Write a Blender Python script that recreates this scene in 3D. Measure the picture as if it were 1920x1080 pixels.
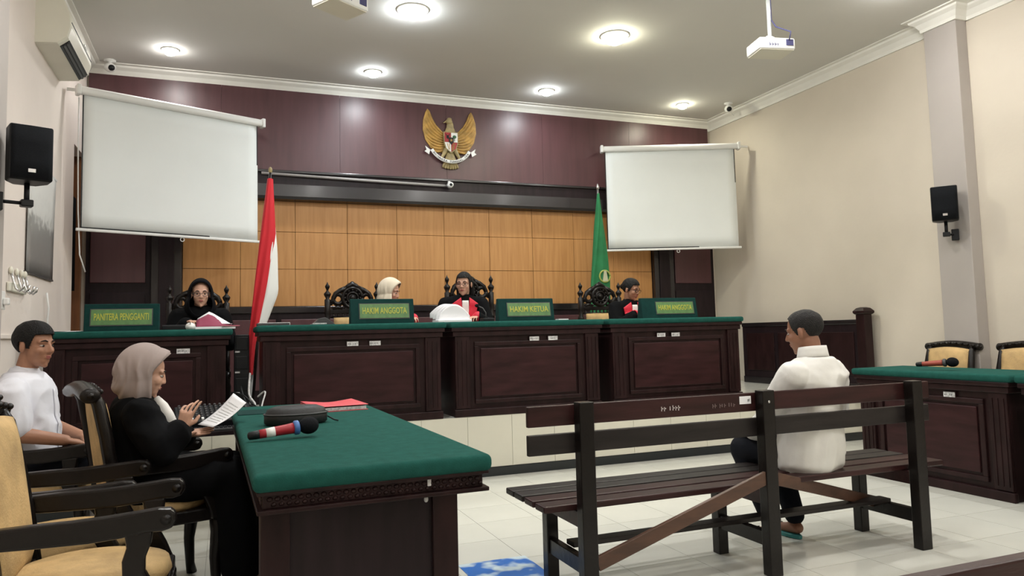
import bpy, bmesh, math, random
from math import sin, cos, pi, radians
from mathutils import Vector, Matrix, Euler, Quaternion
from mathutils.bvhtree import BVHTree
random.seed(7)
for _o in list(bpy.data.objects): bpy.data.objects.remove(_o)
scene = bpy.context.scene
COL = scene.collection

# ------------------------------------------------------------------ camera
CAM_H = 1.21
yaw, pit, rol = radians(21.267), radians(4.343), radians(-1.4615)
fwd = Vector((sin(yaw)*cos(pit), cos(yaw)*cos(pit), sin(pit)))
rt0 = Vector((cos(yaw), -sin(yaw), 0)); up0 = rt0.cross(fwd)
rt = rt0*cos(rol) + up0*sin(rol); upv = up0*cos(rol) - rt0*sin(rol)
cam_d = bpy.data.cameras.new('camera'); cam = bpy.data.objects.new('camera', cam_d); COL.objects.link(cam)
cm = Matrix((( rt.x, upv.x, -fwd.x, 0), (rt.y, upv.y, -fwd.y, 0), (rt.z, upv.z, -fwd.z, CAM_H), (0, 0, 0, 1)))
cam.matrix_world = cm
cam_d.sensor_fit = 'HORIZONTAL'; cam_d.sensor_width = 36.0
cam_d.lens = 36.0*1378.5/1920.0; cam_d.shift_y = -(540-519.4)/1920.0
cam_d.clip_start = .05; cam_d.clip_end = 60
scene.camera = cam

# ------------------------------------------------------------------ world, exposure
world = bpy.data.worlds.new('room_air'); scene.world = world; world.use_nodes = True
world.node_tree.nodes['Background'].inputs[0].default_value = (.9, .92, 1, 1)
world.node_tree.nodes['Background'].inputs[1].default_value = .05
vs = scene.view_settings
scene.display_settings.display_device = 'sRGB'
vs.view_transform = 'Standard'; vs.look = 'None'; vs.gamma = 1; vs.use_curve_mapping = False
vs.exposure = -0.18
LAMP_POWER = 11.5

# ------------------------------------------------------------------ materials
MATS = {}
def mat(name, col, rough=.5, var=.0, vscale=6, bump=0, bscale=60, metal=0, spec=.5, emit=None, estr=0, sheen=0, coat=0, stretch=None, col2=None, trans=0):
    if name in MATS: return MATS[name]
    m = bpy.data.materials.new(name); m.use_nodes = True; nt = m.node_tree; N = nt.nodes; L = nt.links
    b = N['Principled BSDF']
    b.inputs['Base Color'].default_value = (*col, 1); b.inputs['Roughness'].default_value = rough
    b.inputs['Metallic'].default_value = metal; b.inputs['Specular IOR Level'].default_value = spec
    if sheen: b.inputs['Sheen Weight'].default_value = sheen; b.inputs['Sheen Roughness'].default_value = .4
    if coat: b.inputs['Coat Weight'].default_value = coat; b.inputs['Coat Roughness'].default_value = .12
    if trans: b.inputs['Transmission Weight'].default_value = trans
    if emit: b.inputs['Emission Color'].default_value = (*emit, 1); b.inputs['Emission Strength'].default_value = estr
    if var or bump:
        tc = N.new('ShaderNodeTexCoord'); mp = N.new('ShaderNodeMapping'); L.new(tc.outputs['Object'], mp.inputs['Vector'])
        if stretch: mp.inputs['Scale'].default_value = stretch
    if var:
        nz = N.new('ShaderNodeTexNoise'); nz.inputs['Scale'].default_value = vscale; nz.inputs['Detail'].default_value = 6
        L.new(mp.outputs[0], nz.inputs['Vector'])
        rp = N.new('ShaderNodeValToRGB'); L.new(nz.outputs['Fac'], rp.inputs['Fac'])
        c2 = col2 or tuple(min(1, c*(1+var)) for c in col)
        c1 = tuple(c*(1-var) for c in col) if not col2 else col
        rp.color_ramp.elements[0].position = .32; rp.color_ramp.elements[1].position = .68
        rp.color_ramp.elements[0].color = (*c1, 1); rp.color_ramp.elements[1].color = (*c2, 1)
        L.new(rp.outputs['Color'], b.inputs['Base Color'])
    if bump:
        nb = N.new('ShaderNodeTexNoise'); nb.inputs['Scale'].default_value = bscale; nb.inputs['Detail'].default_value = 4
        L.new(mp.outputs[0], nb.inputs['Vector'])
        bp = N.new('ShaderNodeBump'); bp.inputs['Strength'].default_value = bump; bp.inputs['Distance'].default_value = .01
        L.new(nb.outputs['Fac'], bp.inputs['Height']); L.new(bp.outputs[0], b.inputs['Normal'])
    MATS[name] = m
    return m
M_WALL = mat('cream_paint', (.63, .57, .48), .75, .05, 1.2, .08, 30)
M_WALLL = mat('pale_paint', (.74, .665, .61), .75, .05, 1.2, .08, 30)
M_COLUMN = mat('grey_paint', (.42, .385, .36), .75, .04, 1.5, .06, 30)
M_CEIL = mat('ceiling_paint', (.66, .65, .615), .85, .03, .8)
M_CROWN = mat('crown_white', (.80, .79, .74), .6, .03, 4)
M_MAROON = mat('maroon_laminate', (.082, .032, .036), .38, .12, 3, .03, 12, stretch=(5, 5, .5))
M_BEAM = mat('dark_beam', (.014, .011, .0125), .24, .2, 5, coat=.15)
M_DKPANEL = mat('dark_panel', (.016, .0095, .0115), .40, .25, 4, stretch=(5, 5, .6), spec=.22)
M_ORANGE = mat('teak_veneer', (.46, .22, .065), .5, .0, 3.5, .03, 30, stretch=(14, 3, .8), col2=(.56, .29, .095))
MATS.pop('teak_veneer'); M_ORANGE = mat('teak_veneer', (.41, .19, .056), .5, .15, 3.5, .03, 30, stretch=(10, 3, .6), col2=(.50, .25, .082))
M_MAHOG = mat('mahogany', (.020, .0085, .0088), .36, .35, 4, .05, 25, stretch=(3, 3, 1), spec=.2)
M_MAHOG2 = mat('mahogany_panel', (.030, .0100, .0110), .38, .35, 4, .05, 25, stretch=(1, 4, 5), spec=.22)
M_BLACKWOOD = mat('black_wood', (.0075, .0055, .005), .3, .3, 6, .15, 35, spec=.3)
M_BENCH = mat('bench_brown', (.030, .0095, .0095), .36, .35, 5, .08, 30, stretch=(.6, 5, 5), spec=.28)
M_BENCHG = mat('bench_grey', (.018, .0145, .014), .4, .3, 5, .08, 30, stretch=(.6, 5, 5), spec=.28)
M_BRACE = mat('brace_brown', (.085, .040, .024), .45, .3, 6, .08, 30, stretch=(1, 4, 4))
M_GREEN = mat('green_baize', (.013, .078, .064), .95, .12, 25, .25, 300, spec=.12)
M_GREEND = mat('dark_green_baize', (.004, .034, .031), .9, .15, 25, .2, 300, spec=.2)
M_TILE = mat('floor_tile', (.66, .66, .60), .16, .05, 1.4, spec=.5)
M_RTILE = mat('riser_tile', (.68, .66, .56), .25, .05, 1.4)
M_GROUT = mat('grout', (.36, .35, .31), .8)
M_BLACKT = mat('black_skirting', (.012, .015, .017), .3)
M_WHITE = mat('white_plastic', (.78, .78, .76), .4)
M_IVORY = mat('ivory_plastic', (.70, .68, .58), .4, .04, 3)
M_SCREEN = mat('screen_white', (.80, .83, .82), .8, .02, 2)
M_BLACK = mat('black_plastic', (.006, .0068, .0085), .45, spec=.3)
M_GRILLE = mat('speaker_grille', (.005, .006, .008), .8, .3, 200, .4, 600, spec=.15)
M_DGREY = mat('dark_grey', (.05, .05, .052), .5)
M_CHROME = mat('steel', (.6, .6, .6), .25, metal=1)
M_GOLD = mat('gold_paint', (.46, .27, .065), .45, .3, 14, .3, 40)
M_DGOLD = mat('dull_gold', (.33, .26, .12), .5, .3, 18, .3, 40)
M_CREAMF = mat('cream_brocade', (.54, .365, .165), .75, .22, 9, .3, 120)
M_PAPER = mat('paper', (.84, .84, .86), .7)
M_RED = mat('red', (.34, .012, .022), .45)
M_FLAGR = mat('flag_red', (.55, .012, .022), .75)
M_FLAGW = mat('flag_white', (.80, .80, .78), .8)
M_FLAGG = mat('flag_green', (.012, .165, .055), .75, .15, 8)
M_PINK = mat('pink_folder', (.72, .10, .12), .45)
M_SIGN = mat('sign_green', (.09, .20, .065), .45, .15, 30)
M_YELLOW = mat('letter_yellow', (.42, .43, .05), .45)
M_LABEL = mat('label_grey', (.55, .55, .55), .5, .3, 60)
M_TXT = mat('pale_ink', (.55, .50, .50), .6)
M_TXTF = mat('faint_ink', (.18, .13, .13), .6)
M_NAVY = mat('navy_ink', (.05, .05, .14), .6)
M_BROWNDOOR = mat('brown_door', (.17, .065, .022), .45, .25, 5, stretch=(4, 4, .6))
M_BLUE = mat('blue_print', (.06, .16, .42), .35)
M_SKIN1 = mat('skin_tan', (.36, .175, .105), .5, .06, 20)
M_SKIN2 = mat('skin_light', (.56, .32, .225), .5, .06, 20)
M_SKIN3 = mat('skin_brown', (.27, .125, .075), .5, .06, 20)
M_LIP = mat('lip', (.33, .09, .075), .5)
M_EYEW = mat('eye_white', (.45, .40, .37), .3)
M_EYEB = mat('eye_dark', (.012, .008, .006), .2)
M_HAIR = mat('black_hair', (.0045, .0038, .0038), .6, .3, 60, .8, 150, spec=.25)
M_HAIRG = mat('greying_hair', (.0095, .008, .0075), .6, .5, 70, .8, 180, spec=.3)
M_SHIRT = mat('white_shirt', (.76, .75, .72), .8, .03, 10, .25, 14)
M_SHIRTB = mat('bluish_white_shirt', (.74, .75, .82), .8, .04, 10, .3, 14)
M_TROUS = mat('dark_trousers', (.006, .007, .011), .9, .2, 10, .2, 20, spec=.15)
M_ROBE = mat('black_robe', (.0032, .0034, .0042), .9, .3, 8, .35, 10, spec=.12)
M_STOLE = mat('red_stole', (.56, .012, .035), .6, .1, 10)
M_HIJ1 = mat('taupe_hijab', (.33, .268, .252), .85, .05, 8, .12, 18)
M_HIJ2 = mat('cream_hijab', (.62, .54, .42), .85, .05, 8, .12, 18)
M_HIJ3 = mat('black_hijab', (.0035, .0035, .005), .9, .2, 8, .2, 18, spec=.12)
M_SANDAL = mat('teal_sandal', (.03, .22, .22), .5)
M_LAMP = mat('lamp_white', (1, 1, 1), .4, emit=(1, .98, .94), estr=110)
M_LAMPW = mat('lamp_warm', (1, 1, 1), .4, emit=(1, .97, .74), estr=110)
M_LAMPC = mat('lamp_cool', (1, 1, 1), .4, emit=(.90, .96, 1), estr=110)

def calendar_material():
    m = bpy.data.materials.new('printed_poster'); m.use_nodes = True; nt = m.node_tree; N = nt.nodes; L = nt.links
    b = N['Principled BSDF']; b.inputs['Roughness'].default_value = .35
    tc = N.new('ShaderNodeTexCoord'); sp = N.new('ShaderNodeSeparateXYZ'); L.new(tc.outputs['Generated'], sp.inputs[0])
    nz = N.new('ShaderNodeTexNoise'); nz.inputs['Scale'].default_value = 9; L.new(tc.outputs['Generated'], nz.inputs['Vector'])
    ad = N.new('ShaderNodeMath'); ad.operation = 'MULTIPLY_ADD'; L.new(nz.outputs['Fac'], ad.inputs[0]); ad.inputs[1].default_value = .35; L.new(sp.outputs['Z'], ad.inputs[2])
    rp = N.new('ShaderNodeValToRGB'); L.new(ad.outputs[0], rp.inputs[0]); e = rp.color_ramp.elements
    e[0].position = .15; e[0].color = (.22, .21, .205, 1); e[1].position = .95; e[1].color = (.68, .68, .66, 1)
    x = e.new(.62); x.color = (.26, .26, .25, 1); x = e.new(.72); x.color = (.60, .60, .58, 1)
    L.new(rp.outputs[0], b.inputs['Base Color']); return m
def sticker_material():
    m = bpy.data.materials.new('floor_print'); m.use_nodes = True; nt = m.node_tree; N = nt.nodes; L = nt.links
    b = N['Principled BSDF']; b.inputs['Roughness'].default_value = .35
    tc = N.new('ShaderNodeTexCoord'); nz = N.new('ShaderNodeTexNoise'); nz.inputs['Scale'].default_value = 7; nz.inputs['Detail'].default_value = 2
    L.new(tc.outputs['Object'], nz.inputs['Vector'])
    rp = N.new('ShaderNodeValToRGB'); L.new(nz.outputs['Fac'], rp.inputs[0]); e = rp.color_ramp.elements
    e[0].position = .40; e[0].color = (.55, .66, .72, 1); e[1].position = .53; e[1].color = (.015, .13, .48, 1)
    x = e.new(.47); x.color = (.30, .42, .62, 1)
    L.new(rp.outputs[0], b.inputs['Base Color']); return m

# ------------------------------------------------------------------ mesh helpers
class MB:
    def __init__(s): s.v = []; s.f = []
    def add(s, vs_, fs, mtx=None):
        o = len(s.v)
        s.v += [tuple(mtx @ Vector(p)) if mtx else tuple(p) for p in vs_]
        s.f += [tuple(i+o for i in f) for f in fs]; return s
    def box(s, x0, x1, y0, y1, z0, z1, mtx=None):
        return s.add([(x0,y0,z0),(x1,y0,z0),(x1,y1,z0),(x0,y1,z0),(x0,y0,z1),(x1,y0,z1),(x1,y1,z1),(x0,y1,z1)],
              [(0,3,2,1),(4,5,6,7),(0,1,5,4),(1,2,6,5),(2,3,7,6),(3,0,4,7)], mtx)
    def bar(s, p0, p1, w, h, upd=(0,0,1)):
        p0 = Vector(p0); p1 = Vector(p1); d = (p1-p0); ln = d.length; d.normalize()
        u = Vector(upd); sd = d.cross(u).normalized(); u = sd.cross(d)
        m = Matrix(((d.x, sd.x, u.x, p0.x),(d.y, sd.y, u.y, p0.y),(d.z, sd.z, u.z, p0.z),(0,0,0,1)))
        return s.box(0, ln, -w/2, w/2, -h/2, h/2, m)
    def prism(s, pts, y0, y1, mtx=None):
        """polygon pts in (x,z), extruded along y"""
        n = len(pts)
        v = [(x, y0, z) for x, z in pts]+[(x, y1, z) for x, z in pts]
        return s.add(v, [tuple(range(n)), tuple(range(2*n-1, n-1, -1))]+[(i, i+n, (i+1) % n+n, (i+1) % n) for i in range(n)], mtx)
    def lathe(s, prof, n=14, mtx=None):
        """prof (r,z) bottom to top, around z"""
        v = []; f = []
        for r, z in prof:
            for k in range(n): a = 2*pi*k/n; v.append((r*cos(a), r*sin(a), z))
        for i in range(len(prof)-1):
            for k in range(n):
                k2 = (k+1) % n; f.append((i*n+k, i*n+k2, (i+1)*n+k2, (i+1)*n+k))
        f.append(tuple(range(n-1, -1, -1))); m = (len(prof)-1)*n; f.append(tuple(range(m, m+n)))
        return s.add(v, f, mtx)
    def tube(s, path, r, n=8, ell=None):
        path = [Vector(p) for p in path]; v = []; f = []; N = len(path)
        rs = r if isinstance(r, (list, tuple)) else [r]*N
        t = (path[1]-path[0]).normalized(); ref = Vector((0,0,1)) if abs(t.z) < .9 else Vector((1,0,0))
        a = t.cross(ref).normalized()
        for i, p in enumerate(path):
            t = (path[min(i+1, N-1)]-path[max(i-1, 0)]).normalized()
            a = (a - t*a.dot(t)).normalized(); b = t.cross(a)
            for k in range(n):
                w = 2*pi*k/n; v.append(tuple(p + a*cos(w)*rs[i] + b*sin(w)*rs[i]*(ell or 1)))
        for i in range(N-1):
            for k in range(n):
                k2 = (k+1) % n; f.append((i*n+k, i*n+k2, (i+1)*n+k2, (i+1)*n+k))
        f.append(tuple(range(n-1, -1, -1))); m = (N-1)*n; f.append(tuple(range(m, m+n)))
        return s.add(v, f)
    def ell(s, c, rad, n=12, m=8, mtx=None):
        c = Vector(c); v = []; f = []
        R = mtx or Matrix.Identity(3)
        for i in range(1, m):
            t = pi*i/m
            for k in range(n):
                a = 2*pi*k/n; v.append(tuple(c + R @ Vector((rad[0]*sin(t)*cos(a), rad[1]*sin(t)*sin(a), rad[2]*cos(t)))))
        top = len(v); v.append(tuple(c+R @ Vector((0,0,rad[2])))); v.append(tuple(c-R @ Vector((0,0,rad[2]))))
        for i in range(m-2):
            for k in range(n):
                k2 = (k+1) % n; f.append((i*n+k, (i+1)*n+k, (i+1)*n+k2, i*n+k2))
        for k in range(n):
            k2 = (k+1) % n; f.append((top, k, k2)); f.append((top+1, (m-2)*n+k2, (m-2)*n+k))
        return s.add(v, f)
    def cap(s, p0, r0, p1, r1, n=12):
        p0 = Vector(p0); p1 = Vector(p1); d = p1-p0; ln = d.length
        q = d.to_track_quat('Z', 'Y').to_matrix().to_4x4(); q.translation = p0
        prof = [(max(r0*cos(a), 1e-4), r0*sin(a)) for a in [-pi/2+.02, -pi/3, -pi/6, 0]] + [(max(r1*cos(a), 1e-4), ln+r1*sin(a)) for a in [0, pi/6, pi/3, pi/2-.02]]
        return s.lathe(prof, n, q)
    def loft(s, rings, n=20):
        """rings (cx,cy,cz,rx,ry[,rot]) horizontal ellipses"""
        v = []; f = []
        for rg in rings:
            cx, cy, cz, rx, ry = rg[:5]; ro = rg[5] if len(rg) > 5 else 0
            for k in range(n):
                a = 2*pi*k/n; x = rx*cos(a); y = ry*sin(a)
                v.append((cx+x*cos(ro)-y*sin(ro), cy+x*sin(ro)+y*cos(ro), cz))
        for i in range(len(rings)-1):
            for k in range(n):
                k2 = (k+1) % n; f.append((i*n+k, i*n+k2, (i+1)*n+k2, (i+1)*n+k))
        f.append(tuple(range(n-1, -1, -1))); m = (len(rings)-1)*n; f.append(tuple(range(m, m+n)))
        return s.add(v, f)
    def torus(s, c, R, r, ax='y', n=18, m=8, arc=(0, 2*pi)):
        path = []
        full = abs(arc[1]-arc[0]-2*pi) < 1e-6
        for i in range(n+1):
            a = arc[0]+(arc[1]-arc[0])*i/n
            d = {'y': (cos(a), 0, sin(a)), 'z': (cos(a), sin(a), 0), 'x': (0, cos(a), sin(a))}[ax]
            path.append(Vector(c)+Vector(d)*R)
        return s.tube(path, r, m)
    def grid(s, fn, nu, nv, closed_u=False):
        v = [tuple(fn(i/(nu if closed_u else nu-1), j/(nv-1))) for j in range(nv) for i in range(nu)]
        f = []
        for j in range(nv-1):
            for i in range(nu if closed_u else nu-1):
                i2 = (i+1) % nu; f.append((j*nu+i, j*nu+i2, (j+1)*nu+i2, (j+1)*nu+i))
        return s.add(v, f)
    def mesh(s, name, smooth=False):
        me = bpy.data.meshes.new(name); me.from_pydata(s.v, [], s.f); me.update()
        bm = bmesh.new(); bm.from_mesh(me); bmesh.ops.recalc_face_normals(bm, faces=bm.faces); bm.to_mesh(me); bm.free()
        if smooth:
            for p in me.polygons: p.use_smooth = True
        return me
    def build(s, name, m, parent=None, smooth=False, bevel=0, seg=2, solid=0, subsurf=0):
        me = s.mesh(name, smooth); me.materials.append(m)
        return link(name, me, parent, bevel, seg, solid, subsurf)
def link(name, me, parent=None, bevel=0, seg=2, solid=0, subsurf=0):
    o = bpy.data.objects.new(name, me); COL.objects.link(o)
    if parent: o.parent = parent
    if solid:
        md = o.modifiers.new('thickness', 'SOLIDIFY'); md.thickness = solid; md.offset = 0
    if bevel:
        md = o.modifiers.new('edge', 'BEVEL'); md.width = bevel; md.segments = seg; md.limit_method = 'ANGLE'; md.angle_limit = radians(40)
    if subsurf:
        md = o.modifiers.new('sub', 'SUBSURF'); md.levels = subsurf; md.render_levels = subsurf
    return o
def tag(o, label=None, cat=None, group=None, kind=None):
    if label: o['label'] = label
    if cat: o['category'] = cat
    if group: o['group'] = group
    if kind: o['kind'] = kind
    return o
def thing(name, loc, label, cat, group=None, rz=0):
    o = bpy.data.objects.new(name, None); COL.objects.link(o); o.empty_display_size = .1
    o.location = loc; o.rotation_euler = (0, 0, rz)
    return tag(o, label, cat, group)
def copy_tree(o, parent=None):
    c = o.copy(); COL.objects.link(c); c.parent = parent
    for ch in list(o.children): copy_tree(ch, c)
    return c
def struct(o): o['kind'] = 'structure'; return o
def text(name, body, size, m, parent, mtx, width=None, depth=.0015):
    cu = bpy.data.curves.new('t', 'FONT'); cu.body = body; cu.size = size; cu.align_x = 'CENTER'; cu.align_y = 'CENTER'; cu.extrude = depth; cu.resolution_u = 3
    cu.offset = size*.012
    to = bpy.data.objects.new('t', cu); COL.objects.link(to); bpy.context.view_layer.update()
    dg = bpy.context.evaluated_depsgraph_get(); me = bpy.data.meshes.new_from_object(to.evaluated_get(dg))
    bpy.data.objects.remove(to); bpy.data.curves.remove(cu)
    if width:
        xs = [v.co.x for v in me.vertices]; k = width/(max(xs)-min(xs))
        for v in me.vertices: v.co.x *= k
    me.transform(mtx); me.materials.clear(); me.materials.append(m); me.name = name
    return link(name, me, parent)
def blob(name, mb, voxel, m, parent, smooth=4, org=(0,0,0), sub=None):
    """fuse overlapping closed shells into one continuous skin"""
    me = mb.mesh('tmp'); o = bpy.data.objects.new('tmp', me); COL.objects.link(o)
    r = o.modifiers.new('r', 'REMESH'); r.mode = 'VOXEL'; r.voxel_size = voxel; r.use_smooth_shade = True
    if smooth:
        sm = o.modifiers.new('s', 'SMOOTH'); sm.factor = .5; sm.iterations = smooth
    bpy.context.view_layer.update(); dg = bpy.context.evaluated_depsgraph_get()
    me2 = bpy.data.meshes.new_from_object(o.evaluated_get(dg)); bpy.data.objects.remove(o); bpy.data.meshes.remove(me)
    me2.transform(Matrix.Translation(-Vector(org))); me2.name = name
    for p in me2.polygons: p.use_smooth = True
    me2.materials.clear(); me2.materials.append(m)
    return link(name, me2, parent)
from mathutils import noise as mnoise
def wrinkle(o, amp=.006, sc=(9, 9, 4), seed=0):
    me = o.data; ns = [v.normal.copy() for v in me.vertices]
    for v, n in zip(me.vertices, ns):
        p = Vector((v.co.x*sc[0]+seed, v.co.y*sc[1], v.co.z*sc[2]+seed*.7))
        q = p+Vector((mnoise.noise(p*.6), mnoise.noise(p*.6+Vector((5, 1, 2))), mnoise.noise(p*.6+Vector((2, 9, 4)))))*1.4
        r = 1-abs(mnoise.noise(q))*2.2
        v.co += n*amp*(r*.8+.5*mnoise.noise(p*.4))
    me.update(); return o
def rotz(a, c=(0,0,0)): 
    m = Matrix.Rotation(a, 4, 'Z'); m.translation = c; return m

# ------------------------------------------------------------------ room constants (metres)
XL, XR, YB, YF = -1.35, 6.33, 8.48, -2.6
ZC = 4.09; ZP = .51; YP = 6.0
T = .4

# ---- floor
fl = MB().box(XL-.1, XR+.1, YF, YP+.05, -.12, -.004).build('floor', M_TILE); struct(fl)
# slab shows a grout grid where single tiles are not laid
nt = bpy.data.materials.new('tiled_slab'); nt.use_nodes = True
_n = nt.node_tree; bk = _n.nodes.new('ShaderNodeTexBrick'); tcc = _n.nodes.new('ShaderNodeTexCoord'); mpp = _n.nodes.new('ShaderNodeMapping')
mpp.inputs['Location'].default_value = (-1.5+4, -4.18+8, 0); _n.links.new(tcc.outputs['Object'], mpp.inputs[0]); _n.links.new(mpp.outputs[0], bk.inputs[0])
bk.offset = 0; bk.inputs['Scale'].default_value = 1; bk.inputs['Brick Width'].default_value = T; bk.inputs['Row Height'].default_value = T; bk.inputs['Mortar Size'].default_value = .003
bk.inputs['Color1'].default_value = bk.inputs['Color2'].default_value = (.66, .66, .60, 1); bk.inputs['Mortar'].default_value = (.36, .35, .31, 1)
_n.links.new(bk.outputs[0], _n.nodes['Principled BSDF'].inputs['Base Color']); _n.nodes['Principled BSDF'].inputs['Roughness'].default_value = .2
fl.data.materials.clear(); fl.data.materials.append(nt)
tile_me = MB().box(-T/2+.0016, T/2-.0016, -T/2+.0016, T/2-.0016, -.004, 0).mesh('tile'); tile_me.materials.append(M_TILE)
grout = MB().box(-.9, 5.1, 1.78, YP-.001, -.0039, -.002).build('grout', M_GROUT, fl)
for i in range(-6, 9):
    for j in range(-6, 5):
        cx = 1.5+T*(i+.5); cy = 4.18+T*(j+.5)
        if cy+T/2 > YP+.01: continue
        o = link('tile', tile_me, fl); o.location = (cx, cy, 0)
me = MB().box(-T/2+.0016, T/2-.0016, 5.782, YP-.002, -.004, 0).mesh('tile'); me.materials.append(M_TILE)
for i in range(-6, 9):
    o = link('tile', me, fl); o.location = (1.5+T*(i+.5), 0, 0)

# ---- raised platform
pf = MB().box(XL-.1, XR+.1, YP+.012, YB, 0, ZP-.006).build('platform', M_GROUT); struct(pf)
for i in range(-8, 13):
    x0 = max(XL, 1.5+T*i)+.0015; x1 = min(XR, 1.5+T*(i+1))-.0015
    if x1-x0 < .03: continue
    MB().box(x0, x1, YP, YP+.012, .078, ZP-.002).build('riser_tile', M_RTILE, pf)
pt = MB().box(XL, XR, YP-.008, YP+.012, 0, .074).build('riser_skirting', M_BLACKT, pf)
for i in range(0, 5):
    for j in range(0, 6):
        x0 = 4.7+T*i; x1 = min(XR, x0+T); y0 = YP+T*j; y1 = min(YB, y0+T)
        if x1-x0 < .03: continue
        MB().box(x0+.0015, x1-.0015, y0+.0015, y1-.0015, ZP-.006, ZP).build('tile', M_TILE, pf)
MB().box(XL, 4.699, YP+.0015, YB, ZP-.006, ZP).build('platform_floor', M_TILE, pf)

# ---- walls
struct(MB().box(XL-.1, XR+.1, YB, YB+.12, -.1, ZC+.1).build('wall_back', M_WALL))
wb = bpy.data.objects['wall_back']
struct(MB().box(XR, XR+.12, YF, YB+.1, -.1, ZC+.1).build('wall_right', M_WALL))
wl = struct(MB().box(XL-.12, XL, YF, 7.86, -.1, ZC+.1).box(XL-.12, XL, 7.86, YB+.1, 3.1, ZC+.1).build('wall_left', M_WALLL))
struct(MB().box(XL-.1, XR+.1, YF-.12, YF, -.1, ZC+.1).build('wall_rear', M_WALL))
ceil = struct(MB().box(XL-.1, XR+.1, YF-.1, YB+.1, ZC, ZC+.1).build('ceiling', M_CEIL))
struct(MB().box(6.19, XR, 4.59, 4.92, 0, ZC).build('trim_1', M_COLUMN, bevel=.006))      # right wall pilaster
struct(MB().box(XL, -1.185, 4.56, 4.915, 0, ZC).build('trim_2', M_COLUMN, bevel=.006))   # left wall pilaster
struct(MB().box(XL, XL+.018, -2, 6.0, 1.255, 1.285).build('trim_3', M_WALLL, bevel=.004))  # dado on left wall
# doorway in the left wall beside the back wall
d = struct(MB().box(XL-.16, XL-.12, 7.8, YB, ZP, 3.15).build('door_1', M_BROWNDOOR))
MB().box(XL-.12, XL-.02, 7.865, 7.95, ZP, 3.1).build('door_frame', M_BROWNDOOR, d)
MB().box(XL-.12, XL-.02, 8.40, 8.475, ZP, 3.1).build('door_frame', M_BROWNDOOR, d)
MB().box(XL-.115, XL-.105, 7.98, 8.36, .62, 1.5).build('door_panel', M_BROWNDOOR, d)
MB().box(XL-.115, XL-.105, 7.98, 8.36, 1.62, 2.5).build('door_panel', M_BROWNDOOR, d)
c_ = MB()
c_.grid(lambda u, v: (XL-.04+.02*sin(u*40), 7.87+.25*u, 2.62-.9*v), 40, 4)
tag(c_.build('door_curtain', M_ROBE, None, True, solid=.006), 'dark curtain hanging in the side doorway behind the left screen', 'curtain')

# crown mouldings
def crown(runs, name):
    """profile swept along straight runs; e0/e1 mitre each end outwards"""
    prof = [(0, -.13), (.018, -.13), (.022, -.10), (.05, -.055), (.085, -.03), (.09, -.012), (.13, -.010), (.13, 0), (0, 0)]
    mb = MB(); n = len(prof)
    for (x0, y0, x1, y1, nx, ny, e0, e1) in runs:
        dx, dy = x1-x0, y1-y0; L = math.hypot(dx, dy); dx /= L; dy /= L; v = []
        for (x, y, e) in ((x0, y0, -e0), (x1, y1, e1)):
            for o_, z in prof: v.append((x+nx*o_+dx*e*o_, y+ny*o_+dy*e*o_, ZC+z))
        mb.add(v, [tuple(range(n)), tuple(range(2*n-1, n-1, -1))]+[(i, i+n, (i+1) % n+n, (i+1) % n) for i in range(n)])
    return struct(mb.build(name, M_CROWN))
crown([(XL, YB-.02, XR, YB-.02, 0, -1, 0, 0)], 'trim_4')
crown([(XR, YF, XR, 4.59, -1, 0, 0, 0), (XR, 4.92, XR, YB, -1, 0, 0, 0), (6.19, 4.59, 6.19, 4.92, -1, 0, 1, 1), (6.19, 4.59, XR, 4.59, 0, -1, 1, 0), (6.19, 4.92, XR, 4.92, 0, 1, 1, 0)], 'trim_5')
crown([(XL, YF, XL, YB, 1, 0, 0, 0)], 'trim_6')

# ---- back wall cladding (thing-like panelling is part of the wall)
yw = YB-.001
XM0, XM1 = -1.33, 6.28
n_m = 6; wpan = (XM1-XM0)/n_m
for i in range(n_m):
    MB().box(XM0+wpan*i+.0012, XM0+wpan*(i+1)-.0012, YB-.045, yw, 3.07, 3.99).build('upper_panel', M_MAROON, wb)
MB().box(XM0, XM1, YB-.06, yw, 2.905, 3.07).build('frieze_board', M_DKPANEL, wb, bevel=.004)
MB().box(XM0, XM1, YB-.085, yw, 3.045, 3.075).build('frieze_bead', M_BEAM, wb, bevel=.005)
cbm = MB(); cpf = [(0, 0), (.10, .012), (.13, .04), (.13, .17), (.02, .185), (0, .185)]; n_c = len(cpf)
cbm.add([(xx, YB-.03-p, 2.73+q) for xx in (-.43, 5.33) for p, q in cpf], [tuple(range(n_c)), tuple(range(2*n_c-1, n_c-1, -1))]+[(i, i+n_c, (i+1) % n_c+n_c, (i+1) % n_c) for i in range(n_c)])
cbm.build('cornice_beam', M_BEAM, wb)
rows = [1.563, 1.975, 2.39, 2.735]
for i in range(10):
    for j in range(3):
        x0 = -.436+.573*i; o = MB().box(x0+.002, x0+.571, YB-.03-(.002*((i+j) % 2)), yw, rows[j]+.002, rows[j+1]-.002).build('veneer_panel', M_ORANGE, wb, bevel=.002, seg=1)
MB().box(-.436, 5.294, YB-.022, yw, 1.56, 2.737).build('panel_backing', M_DKPANEL, wb)
for x0, x1 in ((-.73, -.44), (5.298, 5.60)):
    MB().box(x0, x1, YB-.10, yw, ZP, 2.9).build('pilaster', M_BEAM, wb, bevel=.006)
    MB().box(x0+.07, x1-.07, YB-.115, YB-.10, ZP+.2, 2.8).build('pilaster_panel', M_DKPANEL, wb, bevel=.006)
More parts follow.
